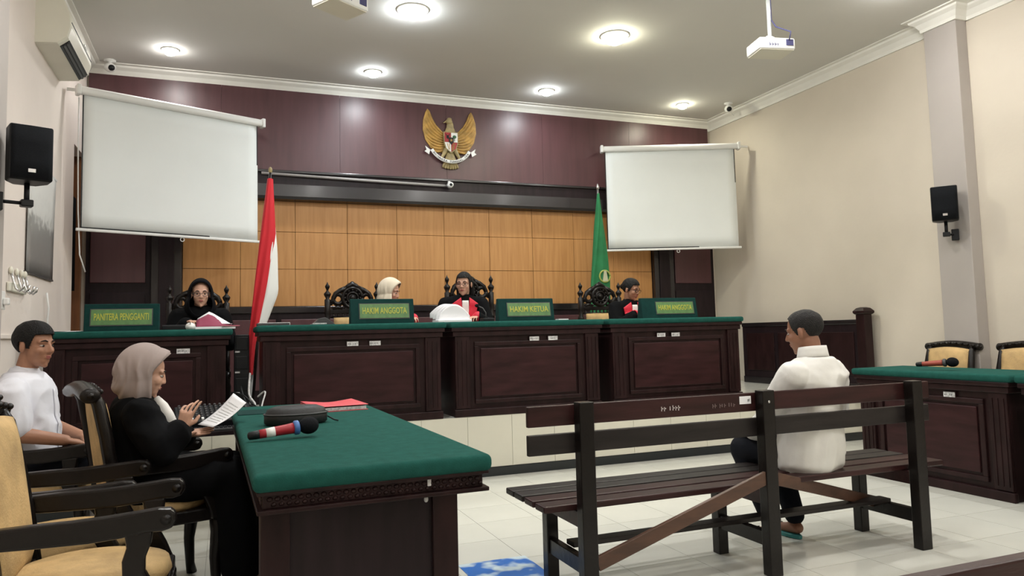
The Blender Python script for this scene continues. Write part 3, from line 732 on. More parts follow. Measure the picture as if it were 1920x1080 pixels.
# ------------------------------------------------------------------ eagle emblem
def emblem():
    t = thing('eagle_emblem', (2.515, YB-.047, 3.56), 'golden eagle national emblem with shield and white ribbon on the maroon wall', 'emblem')
    def poly(name, pts, y0, y1, m, bev=.004): return MB().prism(pts, -y1, -y0).build(name, m, t, bevel=bev)
    for s in (-1, 1):
        # wing: rounded leaf rising to a pointed tip
        out = [(.07, -.16), (.16, -.165), (.245, -.11), (.305, -.02), (.335, .10), (.33, .22), (.30, .32), (.275, .365), (.245, .33), (.215, .25), (.17, .17), (.10, .10), (.06, .06)]
        poly('wing', [(s*x, z) for x, z in out], .0, .022, M_GOLD, .006)
        for r_, (k0, zz, ln) in enumerate(((0, .0, .0),)):
            pass
        w_root = bpy.data.objects[-1] if False else None
        for i in range(9):
            f_ = i/8
            base = Vector((s*(.075+.015*f_), 0, .06-.20*f_)); tip = Vector((s*(.275+.06*sin(f_*pi*.62)-.13*max(0, f_-.55)*2), 0, .345-.48*f_))
            mid = (base+tip)/2+Vector((s*.055*(1-f_*.3), 0, -.05))
            pth = []
            for k in range(8):
                q = k/7; p = base*(1-q)**2+mid*2*q*(1-q)+tip*q*q; pth.append((p.x, -.024, p.z))
            MB().tube(pth, [.010, .013, .015, .016, .016, .015, .012, .004], 6, .6).build('wing_feather', M_GOLD, t, True)
    # body, tail, legs
    bd = MB(); bd.ell((0, -.03, .02), (.075, .035, .16), 16, 12); bd.ell((0, -.03, .15), (.045, .035, .09), 14, 10)
    bd.build('body', M_DGOLD, t, True)
    hd = MB(); hd.ell((-.015, -.045, .215), (.042, .03, .036), 12, 8); hd.cap((-.05, -.045, .215), .014, (-.085, -.045, .195), .004); hd.ell((-.01, -.045, .248), (.03, .015, .016))
    hd.build('head', M_DGOLD, t, True)
    tl = MB()
    for i in range(7):
        a = radians(-24+8*i); tl.cap((.06*sin(a), -.015, -.17), .022, (.22*sin(a), -.015, -.17-.18*cos(a)), .016, 8)
    tl.build('tail', M_DGOLD, t, True)
    for s in (-1, 1):
        lg = MB(); lg.cap((s*.055, -.03, -.13), .03, (s*.115, -.03, -.235), .014); lg.ell((s*.115, -.035, -.24), (.028, .014, .016)); lg.build('leg', M_DGOLD, t, True)
    # shield hung on the chest, quartered
    sh = [(-.085, .10), (.085, .10), (.085, -.03), (.06, -.10), (0, -.15), (-.06, -.10), (-.085, -.03)]
    poly('shield_rim', [(x*1.08, z*1.06-.02) for x, z in sh], .05, .062, M_DGOLD)
    zoff = -.02
    poly('shield_quarter_red', [(-.08, .095+zoff), (-.002, .095+zoff), (-.002, -.02+zoff), (-.08, -.02+zoff)], .062, .067, M_RED, .001)
    poly('shield_quarter_white', [(.002, .095+zoff), (.08, .095+zoff), (.08, -.02+zoff), (.002, -.02+zoff)], .062, .067, M_WHITE, .001)
    poly('shield_quarter_pale', [(-.08, -.024+zoff), (-.002, -.024+zoff), (-.002, -.14+zoff), (-.058, -.098+zoff)], .062, .067, M_WHITE, .001)
    poly('shield_quarter_lower', [(.002, -.024+zoff), (.08, -.024+zoff), (.058, -.098+zoff), (.002, -.14+zoff)], .062, .067, M_RED, .001)
    tr = MB(); tr.ell((.042, -.069, .045+zoff), (.024, .004, .02)); tr.box(.038, .046, -.07, -.066, -.01+zoff, .04+zoff); tr.build('tree_device', mat('tree_green', (.02, .09, .04), .6), t)
    bu = MB(); bu.ell((-.042, -.069, .04+zoff), (.018, .004, .022)); bu.cap((-.055, -.069, .06+zoff), .005, (-.07, -.069, .08+zoff), .002); bu.cap((-.03, -.069, .06+zoff), .005, (-.014, -.069, .08+zoff), .002); bu.build('bull_device', M_BLACK, t)
    rc = MB(); rc.cap((-.05, -.069, -.04+zoff), .004, (-.03, -.069, -.11+zoff), .003); rc.cap((-.025, -.069, -.04+zoff), .004, (-.02, -.069, -.11+zoff), .003); rc.build('grain_device', M_GOLD, t)
    ch = MB()
    for i in range(5): ch.torus((.035-.004*i, -.069, -.045-.016*i+zoff), .009, .003, 'y', 10, 5)
    ch.build('chain_device', M_GOLD, t)
    poly('shield_centre', [(-.03, .035+zoff), (.03, .035+zoff), (.03, -.02+zoff), (0, -.055+zoff), (-.03, -.02+zoff)], .068, .073, M_BLACK, .001)
    st = [(.022*(1 if i % 2 == 0 else .4)*sin(i*pi/5), .0+zoff+.022*(1 if i % 2 == 0 else .4)*cos(i*pi/5)) for i in range(10)]
    poly('star', st, .073, .077, M_GOLD, 0)
    # ribbon
    rb = MB(); n = 28
    def rib(u, v):
        a = radians(-62+124*u); R_ = .33-.045*v
        return (R_*.87*sin(a), -.050-.012*cos(a*2.0), -.01-R_*cos(a)*.88)
    rb.grid(rib, n, 3); rb.build('ribbon', M_WHITE, t, True, solid=.006)
    for s in (-1, 1):
        MB().prism([(s*.255, -.145), (s*.315, -.10), (s*.30, -.145), (s*.325, -.165), (s*.27, -.20)], -.045, -.038).build('ribbon_end', M_WHITE, t)
    words = 'BHINNEKA TUNGGAL IKA'
    for k, ch_ in enumerate(words):
        if ch_ == ' ': continue
        u = .08+.84*k/(len(words)-1); a = radians(-62+124*u); p = rib(u, .5)
        text('letter', ch_, .034, M_BLACK, t, Matrix.Translation((p[0], p[1]-.005, p[2])) @ Matrix.Rotation(-a*.95, 4, 'Y') @ Matrix.Rotation(pi/2, 4, 'X'), None, .0006)
    return t
emblem()

# ---- conduit with a small camera on the back wall
t = thing('wall_camera', (2.48, 8.34, 2.985), 'small white camera at the end of a grey conduit under the emblem', 'camera')
MB().tube([(0, -.05, 0), (0, .02, 0)], [.032, .036], 16).build('housing', M_WHITE, t, True)
MB().tube([(0, -.056, 0), (0, -.045, 0)], [.016, .02], 12).build('lens', M_BLACK, t, True)
MB().box(-.012, .012, .015, .05, -.012, .055).build('bracket', M_WHITE, t)
tag(MB().tube([(.35, 8.40, 3.03), (1.4, 8.395, 3.005), (2.45, 8.385, 2.985)], .016, 10).build('conduit', M_CHROME if False else mat('grey_conduit', (.35, .33, .32), .45), None, True), 'thin grey conduit pipe running along the dark frieze', 'pipe')
def ceiling_camera(x, y, aim, label):
    t = thing('security_camera', (x, y, ZC), label, 'camera', 'corner ceiling cameras', aim)
    MB().lathe([(.055, 0), (.055, -.012), (.02, -.02), (.018, -.045)][::-1], 18).build('base', M_WHITE, t, True)
    MB().ell((0, 0, -.075), (.055, .055, .048), 18, 12).build('housing', M_WHITE, t, True)
    MB().ell((.028, 0, -.085), (.038, .036, .032), 14, 10).build('lens', M_BLACK, t, True)
    MB().tube([(-.04, .01, -.05), (-.12, .03, -.03), (-.2, .06, -.08), (-.24, .1, -.10)], .005, 6).build('cable', M_WHITE, t, True)
ceiling_camera(-1.12, 8.28, radians(-60), 'small dome camera on the ceiling in the left back corner')
ceiling_camera(6.02, 7.62, radians(-120), 'small dome camera on the ceiling in the right back corner')

# ------------------------------------------------------------------ ceiling projectors
def projector(loc, rz, label):
    t = thing('ceiling_projector', loc, label, 'projector', 'ceiling projectors', rz)
    top = ZC-loc[2]
    b = MB().box(-.155, .155, -.115, .115, -.05, .045).build('case', M_WHITE, t, True, bevel=.014, seg=3)
    MB().box(-.145, .145, -.105, .105, -.054, -.048).build('underside', M_IVORY, t)
    MB().lathe([(.034, -.02), (.038, 0), (.030, .015)], 18, Matrix.Translation((-.07, .115, 0)) @ Matrix.Rotation(-pi/2, 4, 'X')).build('lens', M_BLACK, t, True)
    v = MB()
    for i in range(6): v.box(.153, .158, -.08+.028*i, -.064+.028*i, -.03, .03)
    v.build('vent_slots', M_DGREY, t)
    MB().box(.075, .135, -.120, -.112, -.02, .03).build('socket_panel', M_NAVY, t)
    strokes('painted_mark', M_NAVY, t, -.07, .045, -.014, .03, -.1155, 5, 11)
    MB().lathe([(.022, .045), (.022, .10), (.016, .105), (.016, top-.03), (.05, top-.03), (.05, top)], 14).build('ceiling_pole', M_CHROME if False else mat('grey_metal', (.55, .58, .60), .35, metal=.3), t, True)
    MB().bar((0, 0, .11), (.09, .06, .046), .014, .008).bar((0, 0, .11), (-.09, .06, .046), .014, .008).bar((0, 0, .11), (0, -.09, .046), .014, .008).build('mount_arms', M_CHROME, t)
    MB().tube([(.10, -.118, .02), (.10, -.15, .08), (.03, -.05, .16), (.02, 0, .24), (.02, .0, top-.02)], .006, 6).build('cable', M_NAVY, t, True)
    return t
projector((4.16, 4.70, 3.49), radians(-12), 'white projector hanging from the ceiling on a pole at the upper right')
projector((.72, 4.98, 3.51), radians(32), 'ceiling projector seen from below at the top edge, left of the bright lamps')

# ------------------------------------------------------------------ air conditioner
t = thing('air_conditioner', (XL, 6.72, 3.47), 'ivory split air conditioner high on the left wall', 'air conditioner')
prof = [(0, .0), (.15, .015), (.215, .07), (.238, .15), (.230, .26), (.19, .36), (0, .375)]
v = []; n = len(prof)
for k, (yy) in enumerate((-.45, -.43, .43, .45)):
    sc = .97 if k in (0, 3) else 1
    v += [(x*sc, yy, .19+(z-.19)*sc) for x, z in prof]
f = [tuple(range(n)), tuple(range(4*n-1, 3*n-1, -1))]
for k in range(3): f += [(k*n+i, (k+1)*n+i, (k+1)*n+(i+1) % n, k*n+(i+1) % n) for i in range(n)]
MB().add(v, f).build('case', M_IVORY, t)
def slot(x0, z0, x1, z1, y0, y1, th, name, m): return MB().add([(x, y, z) for y in (y0, y1) for x, z in ((x0, z0), (x1, z1), (x1+th, z1-th), (x0+th*.3, z0-th))], [(0, 1, 2, 3), (7, 6, 5, 4), (0, 4, 5, 1), (1, 5, 6, 2), (2, 6, 7, 3), (3, 7, 4, 0)]).build(name, m, t)
slot(.152, .0165, .214, .069, -.38, .40, .004, 'air_outlet', M_BLACK)
slot(.172, .030, .180, .038, -.37, .39, .010, 'louvre', M_DGREY)
slot(.192, .047, .200, .055, -.37, .39, .010, 'louvre', M_DGREY)
MB().box(.234, .240, -.43, .43, .19, .194).build('front_seam', M_DGREY, t)
MB().box(.230, .240, .10, .22, .215, .228).build('maker_plate', M_CHROME, t)

# ------------------------------------------------------------------ wall speakers
def speaker(loc, rz, label, bx, by):
    """faces local -y ; bracket goes to (bx,by) local"""
    t = thing('wall_speaker', loc, label, 'speaker', 'black wall speakers', rz)
    mb = MB()
    pts = [(-.105, -.09), (.105, -.09), (.105, .02), (.06, .10), (-.06, .10), (-.105, .02)]
    v = [(x, y, -.155) for x, y in pts]+[(x, y, .155) for x, y in pts]
    mb.add(v, [tuple(range(6)), tuple(range(11, 5, -1))]+[(i, i+6, (i+1) % 6+6, (i+1) % 6) for i in range(6)])
    mb.build('cabinet', M_BLACK, t, bevel=.012, seg=3)
    g = MB(); g.grid(lambda u, v_: (-.098+.196*u, -.092-.014*(1-(2*u-1)**2), -.148+.296*v_), 10, 4); g.build('grille', M_GRILLE, t, True, solid=.004)
    MB().box(-.018, .018, -.112, -.106, -.115, -.095).build('badge', M_CHROME, t)
    MB().tube([(0, .02, -.155), (0, .02, -.27)], .014, 8).build('stem', M_BLACK, t, True)
    MB().box(-.03, .03, -.01, .05, -.29, -.25).build('clamp', M_BLACK, t, bevel=.006)
    MB().tube([(0, .02, -.27), (bx*.9, by*.9, -.268)], .010, 8).build('arm', M_BLACK, t, True)
    MB().box(bx*.9-.03, bx*.9+.03, by*.9-.03, by*.9+.03, -.32, -.22).build('wall_plate', M_BLACK, t, bevel=.004)
    return t
speaker((6.03, 4.70, 2.265), radians(-52), 'black loudspeaker on the grey pilaster of the right wall', .075, .13)
speaker((-1.045, 4.78, 2.275), radians(22), 'black loudspeaker bracketed to the left wall above the poster', -.16, .02)

# ---- poster and wall fittings on the left wall
t = thing('wall_poster', (XL+.012, 6.56, 1.735), 'grey printed hanging poster on the left wall below the speaker', 'poster')
MB().grid(lambda u, v: (.012*sin(u*3)*v+.01*v*v, -.43+.86*u, .0+.83*v), 8, 8).build('sheet', calendar_material(), t, True, solid=.002)
MB().box(-.012, .004, -.44, .44, -.008, .006).build('bottom_batten', M_DGREY, t)
MB().box(.005, .018, -.44, .44, .825, .84).build('top_batten', M_LABEL, t)
t = thing('coat_hooks', (XL+.012, 5.92, 1.60), 'white and clear wall hook rack at the left picture edge', 'hooks')
MB().box(-.01, .008, -.24, .22, -.03, .03).build('rail', M_IVORY, t, bevel=.006)
for y in (-.18, -.03, .10, .19):
    MB().tube([(.0, y, .10), (.015, y, .04), (.03, y, -.01), (.05, y, -.03), (.07, y, -.01), (.075, y, .02)], .008, 8).build('hook', M_CHROME, t, True)
    MB().ell((.0, y, .11), (.014, .02, .026)).build('hook_cap', M_IVORY, t, True)
t = thing('power_socket', (XL+.008, 5.55, 1.50), 'white wall socket with a plug below the hooks at the left edge', 'socket')
MB().box(-.01, .012, -.045, .045, -.06, .06).build('plate', M_WHITE, t, bevel=.006)
MB().box(.012, .045, -.022, .022, -.03, .015).build('plug', M_WHITE, t, bevel=.008)
tag(MB().tube([(XL+.02, 6.75, 1.62), (XL+.03, 6.78, 1.5), (XL+.025, 6.77, 1.4), (XL+.03, 6.8, 1.3)], .008, 8).build('hanging_cord', M_WHITE, None, True), 'white cord hanging on the left wall above the young man', 'cord')

# ------------------------------------------------------------------ flags
def flag_cloth(name, m, prof, parent, y0=0, th=.055, pleats=5, seed=1, nz=36):
    """prof: list of (z, xl, xr)"""
    def at(z):
        for (a, b) in zip(prof[:-1], prof[1:]):
            if a[0] >= z >= b[0]:
                q = (a[0]-z)/max(1e-6, a[0]-b[0]); return a[1]+(b[1]-a[1])*q, a[2]+(b[2]-a[2])*q
        return prof[-1][1:]
    z0, z1 = prof[0][0], prof[-1][0]
    mb = MB(); n = 48
    def fn(u, v):
        z = z0+(z1-z0)*v; xl, xr = at(z); a = 2*pi*u; hw = (xr-xl)/2
        k = 1+.16*sin(pleats*a+seed+3*v)
        return ((xl+xr)/2+hw*cos(a), y0+min(th, hw*1.2)*sin(a)*k+.012*sin(pleats*a*.5+5*v), z)
    mb.grid(fn, n, nz, True)
    return mb.build(name, m, parent, True)
t = thing('national_flag', (.15, 6.95, ZP), 'red and white flag drooping on a pole between the two desks', 'flag')
pole_top = Vector((.217, 0, 2.215)); 
MB().tube([(.06, 0, 0), (.06, 0, .05), pole_top], [.014, .014, .012], 8).build('pole', M_BLACKWOOD, t, True)
MB().lathe([(.13, 0), (.13, .02), (.06, .04), (.03, .09)], 16, Matrix.Translation((.06, 0, 0))).build('stand', M_BLACKWOOD, t, True)
MB().ell(pole_top+Vector((0, 0, .02)), (.018, .018, .03)).build('finial', M_DGOLD, t, True)
Z = lambda z: z-ZP
flag_cloth('red_cloth', M_FLAGR, [(Z(2.66), .19, .24), (Z(2.15), .13, .262), (Z(1.70), .08, .19), (Z(1.36), .045, .125), (Z(1.15), .02, .09), (Z(.98), .015, .075), (Z(.90), .03, .07)], t, -.02, .05)
flag_cloth('white_cloth', M_FLAGW, [(Z(2.22), .235, .262), (Z(2.0), .17, .280), (Z(1.65), .13, .288), (Z(1.60), .13, .28), (Z(1.36), .09, .19), (Z(1.2), .07, .12), (Z(.92), .03, .085), (Z(.70), .01, .06), (Z(.60), .03, .05)], t, .012, .05, 4, 2)
t = thing('green_flag', (4.17, 7.9, ZP), 'green court flag with a gold emblem drooping behind the right judge', 'flag')
MB().tube([(-.06, 0, 0), (-.06, 0, .05), (.06, 0, 2.44)], [.014, .014, .012], 8).build('pole', M_CHROME, t, True)
MB().lathe([(.13, 0), (.13, .02), (.06, .04), (.03, .09)], 16, Matrix.Translation((-.06, 0, 0))).build('stand', M_BLACKWOOD, t, True)
MB().lathe([(.016, 2.43), (.02, 2.45), (.003, 2.50)], 10, Matrix.Translation((.06, 0, 0))).build('finial', M_CHROME, t, True)
flag_cloth('green_cloth', M_FLAGG, [(Z(2.88), .045, .07), (Z(2.5), .0, .10), (Z(2.1), -.05, .145), (Z(1.8), -.09, .165), (Z(1.5), -.11, .165), (Z(1.15), -.10, .10)], t, -.02, .06)
em = MB(); em.torus((.072, -.082, Z(1.86)), .070, .011, 'y', 20, 6); em.build('gold_wreath', mat('flag_gold', (.30, .36, .08), .7), t, True)
MB().prism([(.04, Z(1.80)), (.11, Z(1.80)), (.09, Z(1.93)), (.06, Z(1.93))], -.092, -.082).build('shield_print', mat('flag_print', (.50, .50, .34), .7), t)

# ------------------------------------------------------------------ equipment by the clerk's desk
t = thing('equipment_table', (-.16, 5.44, 0), 'small dark table with audio gear in front of the raised platform', 'table')
MB().box(-.40, .34, -.30, .22, .60, .63).build('table_top', M_DKPANEL, t, bevel=.004)
for x in (-.31, .31):
    for y in (-.27, .19): MB().box(x-.018, x+.018, y-.018, y+.018, 0, .60).build('leg', M_BLACKWOOD, t)
t = thing('audio_mixer', (-.08, 5.44, .63), 'black audio mixer with rows of knobs on the small table', 'mixer', None, radians(6))
R = Matrix.Rotation(radians(14), 4, 'X')
MB().box(-.24, .24, -.16, .16, .04, .10, R).box(-.24, .24, .05, .16, 0, .06, R).build('case', M_BLACK, t, bevel=.008)
kn = MB()
for i in range(14):
    for j in range(6): kn.lathe([(.009, .10), (.009, .118), (.006, .12)], 8, R @ Matrix.Translation((-.21+.032*i, -.10+.045*j, 0)))
tag(kn.build('knobs', M_DGREY, t, True), kind='stuff')
for i in range(7): MB().box(-.215+.064*i, -.20+.064*i, -.145, -.115, .10, .112, R).build('fader', M_WHITE, t)
t = thing('amplifier', (-.08, 5.20, .63), 'grey flat keyboard lying in front of the audio mixer', 'keyboard')
MB().box(-.20, .20, -.055, .03, 0, .018).build('case', M_DGREY, t, bevel=.005)
kk = MB()
for i in range(15):
    for j in range(4): kk.box(-.19+.0255*i, -.169+.0255*i, -.048+.019*j, -.033+.019*j, .018, .024)
tag(kk.build('keys', M_BLACK, t), kind='stuff')
t.name = 'keyboard'
t = thing('paper_pile', (-.45, 5.42, .63), 'pale papers at the left end of the small equipment table', 'papers')
MB().box(-.09, .09, -.12, .12, 0, .03).build('sheets', M_PAPER, t); MB().box(-.10, .08, -.11, .13, .03, .045, rotz(.2)).build('folder', M_LABEL, t)
t = thing('equipment_case', (.118, 6.32, ZP), 'tall black equipment case in the gap between the two desks', 'case')
MB().box(-.062, .05, -.12, .12, 0, .74).build('cabinet', M_BLACK, t, bevel=.006)
for z in (.30, .47, .62): MB().box(-.05, .04, -.126, -.119, z, z+.10).build('front_unit', M_BLACK, t, bevel=.003)
for k, z in enumerate((.28, .44, .60)): MB().box(-.055, -.02, -.13, -.124, z, z+.012).build('handle', M_LABEL, t)
bpy.data.objects['national_flag'].location.y = 6.95
cabs = [([(.17, 6.05, .95), (.16, 5.93, .80), (.20, 5.86, .72), (.12, 5.8, .66), (.18, 5.7, .62), (.24, 5.62, .66)], .008, M_LABEL, 'light grey cable bundle hanging from the desk gap'),
        ([(.10, 5.95, .86), (.14, 5.85, .74), (.22, 5.8, .70), (.17, 5.68, .64), (.10, 5.6, .65)], .007, M_BLACK, 'black cable looping beside the grey cable bundle'),
        ([(.22, 5.9, .78), (.27, 5.8, .82), (.24, 5.7, .70), (.30, 5.6, .62), (.22, 5.5, .645)], .006, M_LABEL, 'thin pale cable ending at the small equipment table'),
        ([(.05, 5.9, .82), (.12, 5.82, .80), (.18, 5.78, .74), (.25, 5.7, .68)], .006, M_BLACK, 'short black cable crossing under the flag tip')]
for p, r, m, lb in cabs:
    sm = []
    for i in range(len(p)-1):
        a = Vector(p[max(0, i-1)]); b = Vector(p[i]); c = Vector(p[i+1]); d_ = Vector(p[min(len(p)-1, i+2)])
        for k in range(5):
            q = k/5; sm.append(.5*((2*b)+(c-a)*q+(2*a-5*b+4*c-d_)*q*q+(3*b-a-3*c+d_)*q**3))
    sm.append(Vector(p[-1]))
    tag(MB().tube(sm, r, 6).build('cable', m, None, True), lb, 'cable')

# ------------------------------------------------------------------ things on the high desks
def plate(name, loc, sx, sy, sz, m, label, cat, rz=0, bev=.002):
    t = MB().box(-sx/2, sx/2, -sy/2, sy/2, 0, sz).build(name, m, None, bevel=bev); t.location = loc; t.rotation_euler = (0, 0, rz)
    return tag(t, label, cat)
t = thing('loose_papers', (-1.08, 6.2, 1.298), 'loose white sheets at the left end of the clerk\'s desk', 'papers')
for k in range(3): MB().box(-.10, .10, -.14, .14, .002*k, .002*k+.0015, rotz(.2*k-.2)).build('sheet', M_PAPER, t)
t = thing('laptop', (-.345, 6.24, 1.298), "flat black device beside the clerk's name board", 'device')
MB().box(-.11, .08, -.10, .12, 0, .03).build('base', M_BLACK, t, bevel=.004); MB().box(-.11, .08, -.10, .12, .031, .036).build('lid', M_DGREY, t, bevel=.002)
t = thing('computer_mouse', (-.255, 6.08, 1.298), "white mouse shaped object in front of the clerk's papers", 'mouse')
MB().ell((0, 0, .02), (.036, .055, .032), 16, 10).build('shell', M_WHITE, t, True); MB().box(-.002, .002, -.05, -.01, .036, .052).build('wheel', M_DGREY, t)
t = thing('court_papers', (-.08, 6.2, 1.298), 'pink and white court papers held by the clerk', 'papers', None, .05)
MB().box(-.15, .14, -.10, .12, 0, .018).build('stack', M_PAPER, t, bevel=.002)
MB().grid(lambda u, v: (-.14+.26*u, -.08+.10*v, .02+.10*v*(1-abs(2*u-.7)*.7)), 10, 6).build('pink_sheet', mat('pink_paper', (.26, .03, .075), .6), t, True, solid=.002)
MB().grid(lambda u, v: (-.13+.25*u, -.04+.08*v, .04+.10*v*(1-abs(2*u-.7)*.8)), 10, 6).build('white_sheet', M_PAPER, t, True, solid=.002)
MB().box(.03, .16, -.12, .05, .019, .027, rotz(.1)).build('folder', mat('mauve_paper', (.42, .12, .16), .6), t)
t = thing('dark_folder', (.34, 6.2, 1.316), 'flat grey folder at the left end of the judges bench', 'folder')
MB().box(-.11, .13, -.12, .14, 0, .022).build('cover', M_LABEL, t, bevel=.003); MB().box(-.115, .125, -.125, .13, .003, .018).build('pages', M_DGREY, t)
t = thing('desk_tray', (.73, 6.2, 1.316), 'grey and black object lying left of the HAKIM ANGGOTA board', 'tray')
MB().prism([(-.10, 0), (.10, 0), (.08, .02), (.02, .06), (-.03, .05), (-.07, .012)], -.06, .08).build('body', M_DGREY, t, bevel=.004)
MB().box(-.08, .03, -.065, -.055, .004, .014).build('edge', M_LABEL, t)
# big opened document in front of the presiding judge
t = thing('open_document', (1.87, 6.26, 1.316), 'thick white document curled open in front of the presiding judge', 'document')
def page(k):
    def fn(u, v):
        a = u*pi*.62
        return (-.145+.28*u-.02*k, -.06+.10*(1-u)*.3+.02*k, .004+.012*k+(.155-.01*k)*sin(min(pi, .35+u*pi*.78))*v**.8)
    return fn
for k in range(4): MB().grid(page(k), 14, 8).build('page', M_PAPER, t, True, solid=.002)
MB().box(-.165, .14, -.10, .10, 0, .022).build('page_block', M_PAPER, t, bevel=.004)
tag(MB().box(-.05, .05, -.035, .035, 0, .012).build('note_pad', M_PAPER, None), 'small white note pad right of the HAKIM KETUA board', 'pad'); bpy.data.objects['note_pad'].location = (2.90, 6.2, 1.316)
t = thing('desk_microphone', (2.15, 6.16, 1.316), 'small black gooseneck microphone in front of the presiding judge', 'microphone')
MB().box(-.05, .05, -.06, .06, 0, .03).build('base', M_BLACK, t, bevel=.006); MB().tube([(0, .02, .03), (0, .03, .08), (-.02, .05, .12), (-.05, .08, .14)], .005, 6).build('gooseneck', M_DGREY, t, True); MB().ell((-.06, .09, .145), (.022, .016, .016)).build('capsule', M_GRILLE, t, True)
handheld_mic((4.99, 4.10, .896), radians(-62), .08, mat('rust_red', (.30, .05, .03), .5), 'microphone with black foam head on the side desk', False, M_DGREY)
# floor sticker
t = MB().box(-.19, .19, -.2, .2, 0, .0015).build('floor_sticker', sticker_material()); t.location = (1.325, 3.61, .0005)
tag(t, 'blue and white printed sticker on the floor tiles beside the bench', 'sticker')

# ------------------------------------------------------------------ people
def frame(az, pitch=0, tilt=0):
    """columns: forward, left, up ; azimuth from +y towards +x"""
    f = Vector((sin(az)*cos(pitch), cos(az)*cos(pitch), sin(pitch))); l = Vector((-cos(az), sin(az), 0)); u = f.cross(l)
    l2 = l*cos(tilt)+u*sin(tilt); u2 = u*cos(tilt)-l*sin(tilt)
    return Matrix(((f.x, l2.x, u2.x), (f.y, l2.y, u2.y), (f.z, l2.z, u2.z)))
def head_shells(mb, c, R, k=1.0, neck=None, fem=False):
    P = lambda x, y, z: c + R @ Vector((x*k, y*k, z*k))
    def E(x, y, z, a, b, d, n=16, m=12): mb.ell(P(x, y, z), (a*k, b*k, d*k), n, m, R)
    E(-.012, 0, .038, .094, .074, .078, 24, 16)          # cranium
    E(.028, 0, -.022, .062, .060, .082, 20, 14)          # face
    E(.040, 0, -.072, .042, .044 if not fem else .040, .036)   # jaw
    mb.cap(P(.066, 0, -.098), .016*k, P(.060, 0, -.094), .020*k)  # chin
    for s in (-1, 1):
        E(.056, s*.036, -.022, .026, .024, .026)         # cheek
        mb.cap(P(.080, s*.012, .026), .010*k, P(.068, s*.046, .024), .010*k)   # brow
        E(-.008, s*.076, -.006, .016, .009, .031)        # ear
        mb.cap(P(.094, s*.009, -.026), .008*k, P(.088, s*.014, -.028), .006*k) # nostril
    mb.cap(P(.084, 0, .016), .008*k, P(.104 if not fem else .097, 0, -.024), (.0115 if not fem else .0105)*k)   # nose
    mb.cap(P(.079, -.018, -.056), .0085*k, P(.079, .018, -.056), .0085*k); mb.cap(P(.083, -.006, -.056), .008*k, P(.083, .006, -.056), .008*k)
    if neck is not None:
        mb.cap(P(-.022, 0, -.05), .050*k, neck, .056*k, 16)
def face_parts(t, org, c, R, k=1.0, glasses=None, brow=M_HAIR, lip=M_LIP):
    P = lambda x, y, z: c + R @ Vector((x*k, y*k, z*k)) - Vector(org)
    for s in (-1, 1):
        e = MB(); e.ell(P(.0705, s*.031, .004), (.012*k, .0135*k, .006*k), 12, 8, R); e.build('eye', M_EYEW, t, True)
        i = MB(); i.ell(P(.0795, s*.031, .004), (.0045*k, .0075*k, .006*k), 10, 8, R); i.build('iris', M_EYEB, t, True)
        b = MB(); b.tube([P(.088, s*.014, .026), P(.087, s*.030, .032), P(.074, s*.048, .026)], [.0035*k, .004*k, .002*k], 6); b.build('eyebrow', brow, t, True)
    l = MB(); l.tube([P(.079, -.023, -.055), P(.0885, -.006, -.0525), P(.0885, .006, -.0525), P(.079, .023, -.055)], [.003*k, .005*k, .005*k, .003*k], 6)
    l.tube([P(.079, -.021, -.058), P(.0875, 0, -.062), P(.079, .021, -.058)], [.003*k, .0055*k, .003*k], 6); l.build('lips', lip, t, True)
    if glasses:
        g = MB()
        for s in (-1, 1):
            g.tube([P(.096-.10*abs(cos(a))*.06, s*.033+.024*cos(a)*1.05, .002+.017*sin(a)) for a in [j*2*pi/16 for j in range(17)]], .0022*k, 6)
            g.tube([P(.092, s*.058, .008), P(.03, s*.078, .008), P(-.01, s*.080, .004)], .002*k, 6)
        g.tube([P(.098, -.009, .004), P(.102, 0, .007), P(.098, .009, .004)], .002*k, 6)
        g.build('glasses', glasses, t, True)
def shell(t, org, name, c, R, k, m, rad, keep, off=(0, 0, 0), nu=56, nv=40, thick=.006, wob=.0):
    """star shaped cap around the head; keep(d) says which directions stay"""
    mb = MB(); idx = {}
    def fn(u, v):
        th = pi*v; a = 2*pi*u; d = Vector((sin(th)*cos(a), sin(th)*sin(a), cos(th)))
        return d
    vs_ = []; fs = []
    for j in range(nv):
        for i in range(nu):
            d = fn(i/nu, (j+.001)/(nv-1+.002)); r = rad(d)*(1+wob*sin(9*d.x+7*d.z)*sin(11*d.y+3))
            vs_.append(tuple(c + R @ (Vector(off)*k + d*r*k) - Vector(org)))
    for j in range(nv-1):
        for i in range(nu):
            i2 = (i+1) % nu; dm = fn((i+.5)/nu, (j+.5)/(nv-1))
            if keep(dm): fs.append((j*nu+i, j*nu+i2, (j+1)*nu+i2, (j+1)*nu+i))
    mb.add(vs_, fs); me = mb.mesh(name, True)
    bm = bmesh.new(); bm.from_mesh(me); bmesh.ops.delete(bm, geom=[v for v in bm.verts if not v.link_faces], context='VERTS'); bm.to_mesh(me); bm.free()
    me.materials.append(m); o = link(name, me, t, solid=thick); o.modifiers['thickness'].offset = -1
    return o
def er(d, a, b, c_): return 1/math.sqrt((d.x/a)**2+(d.y/b)**2+(d.z/c_)**2)
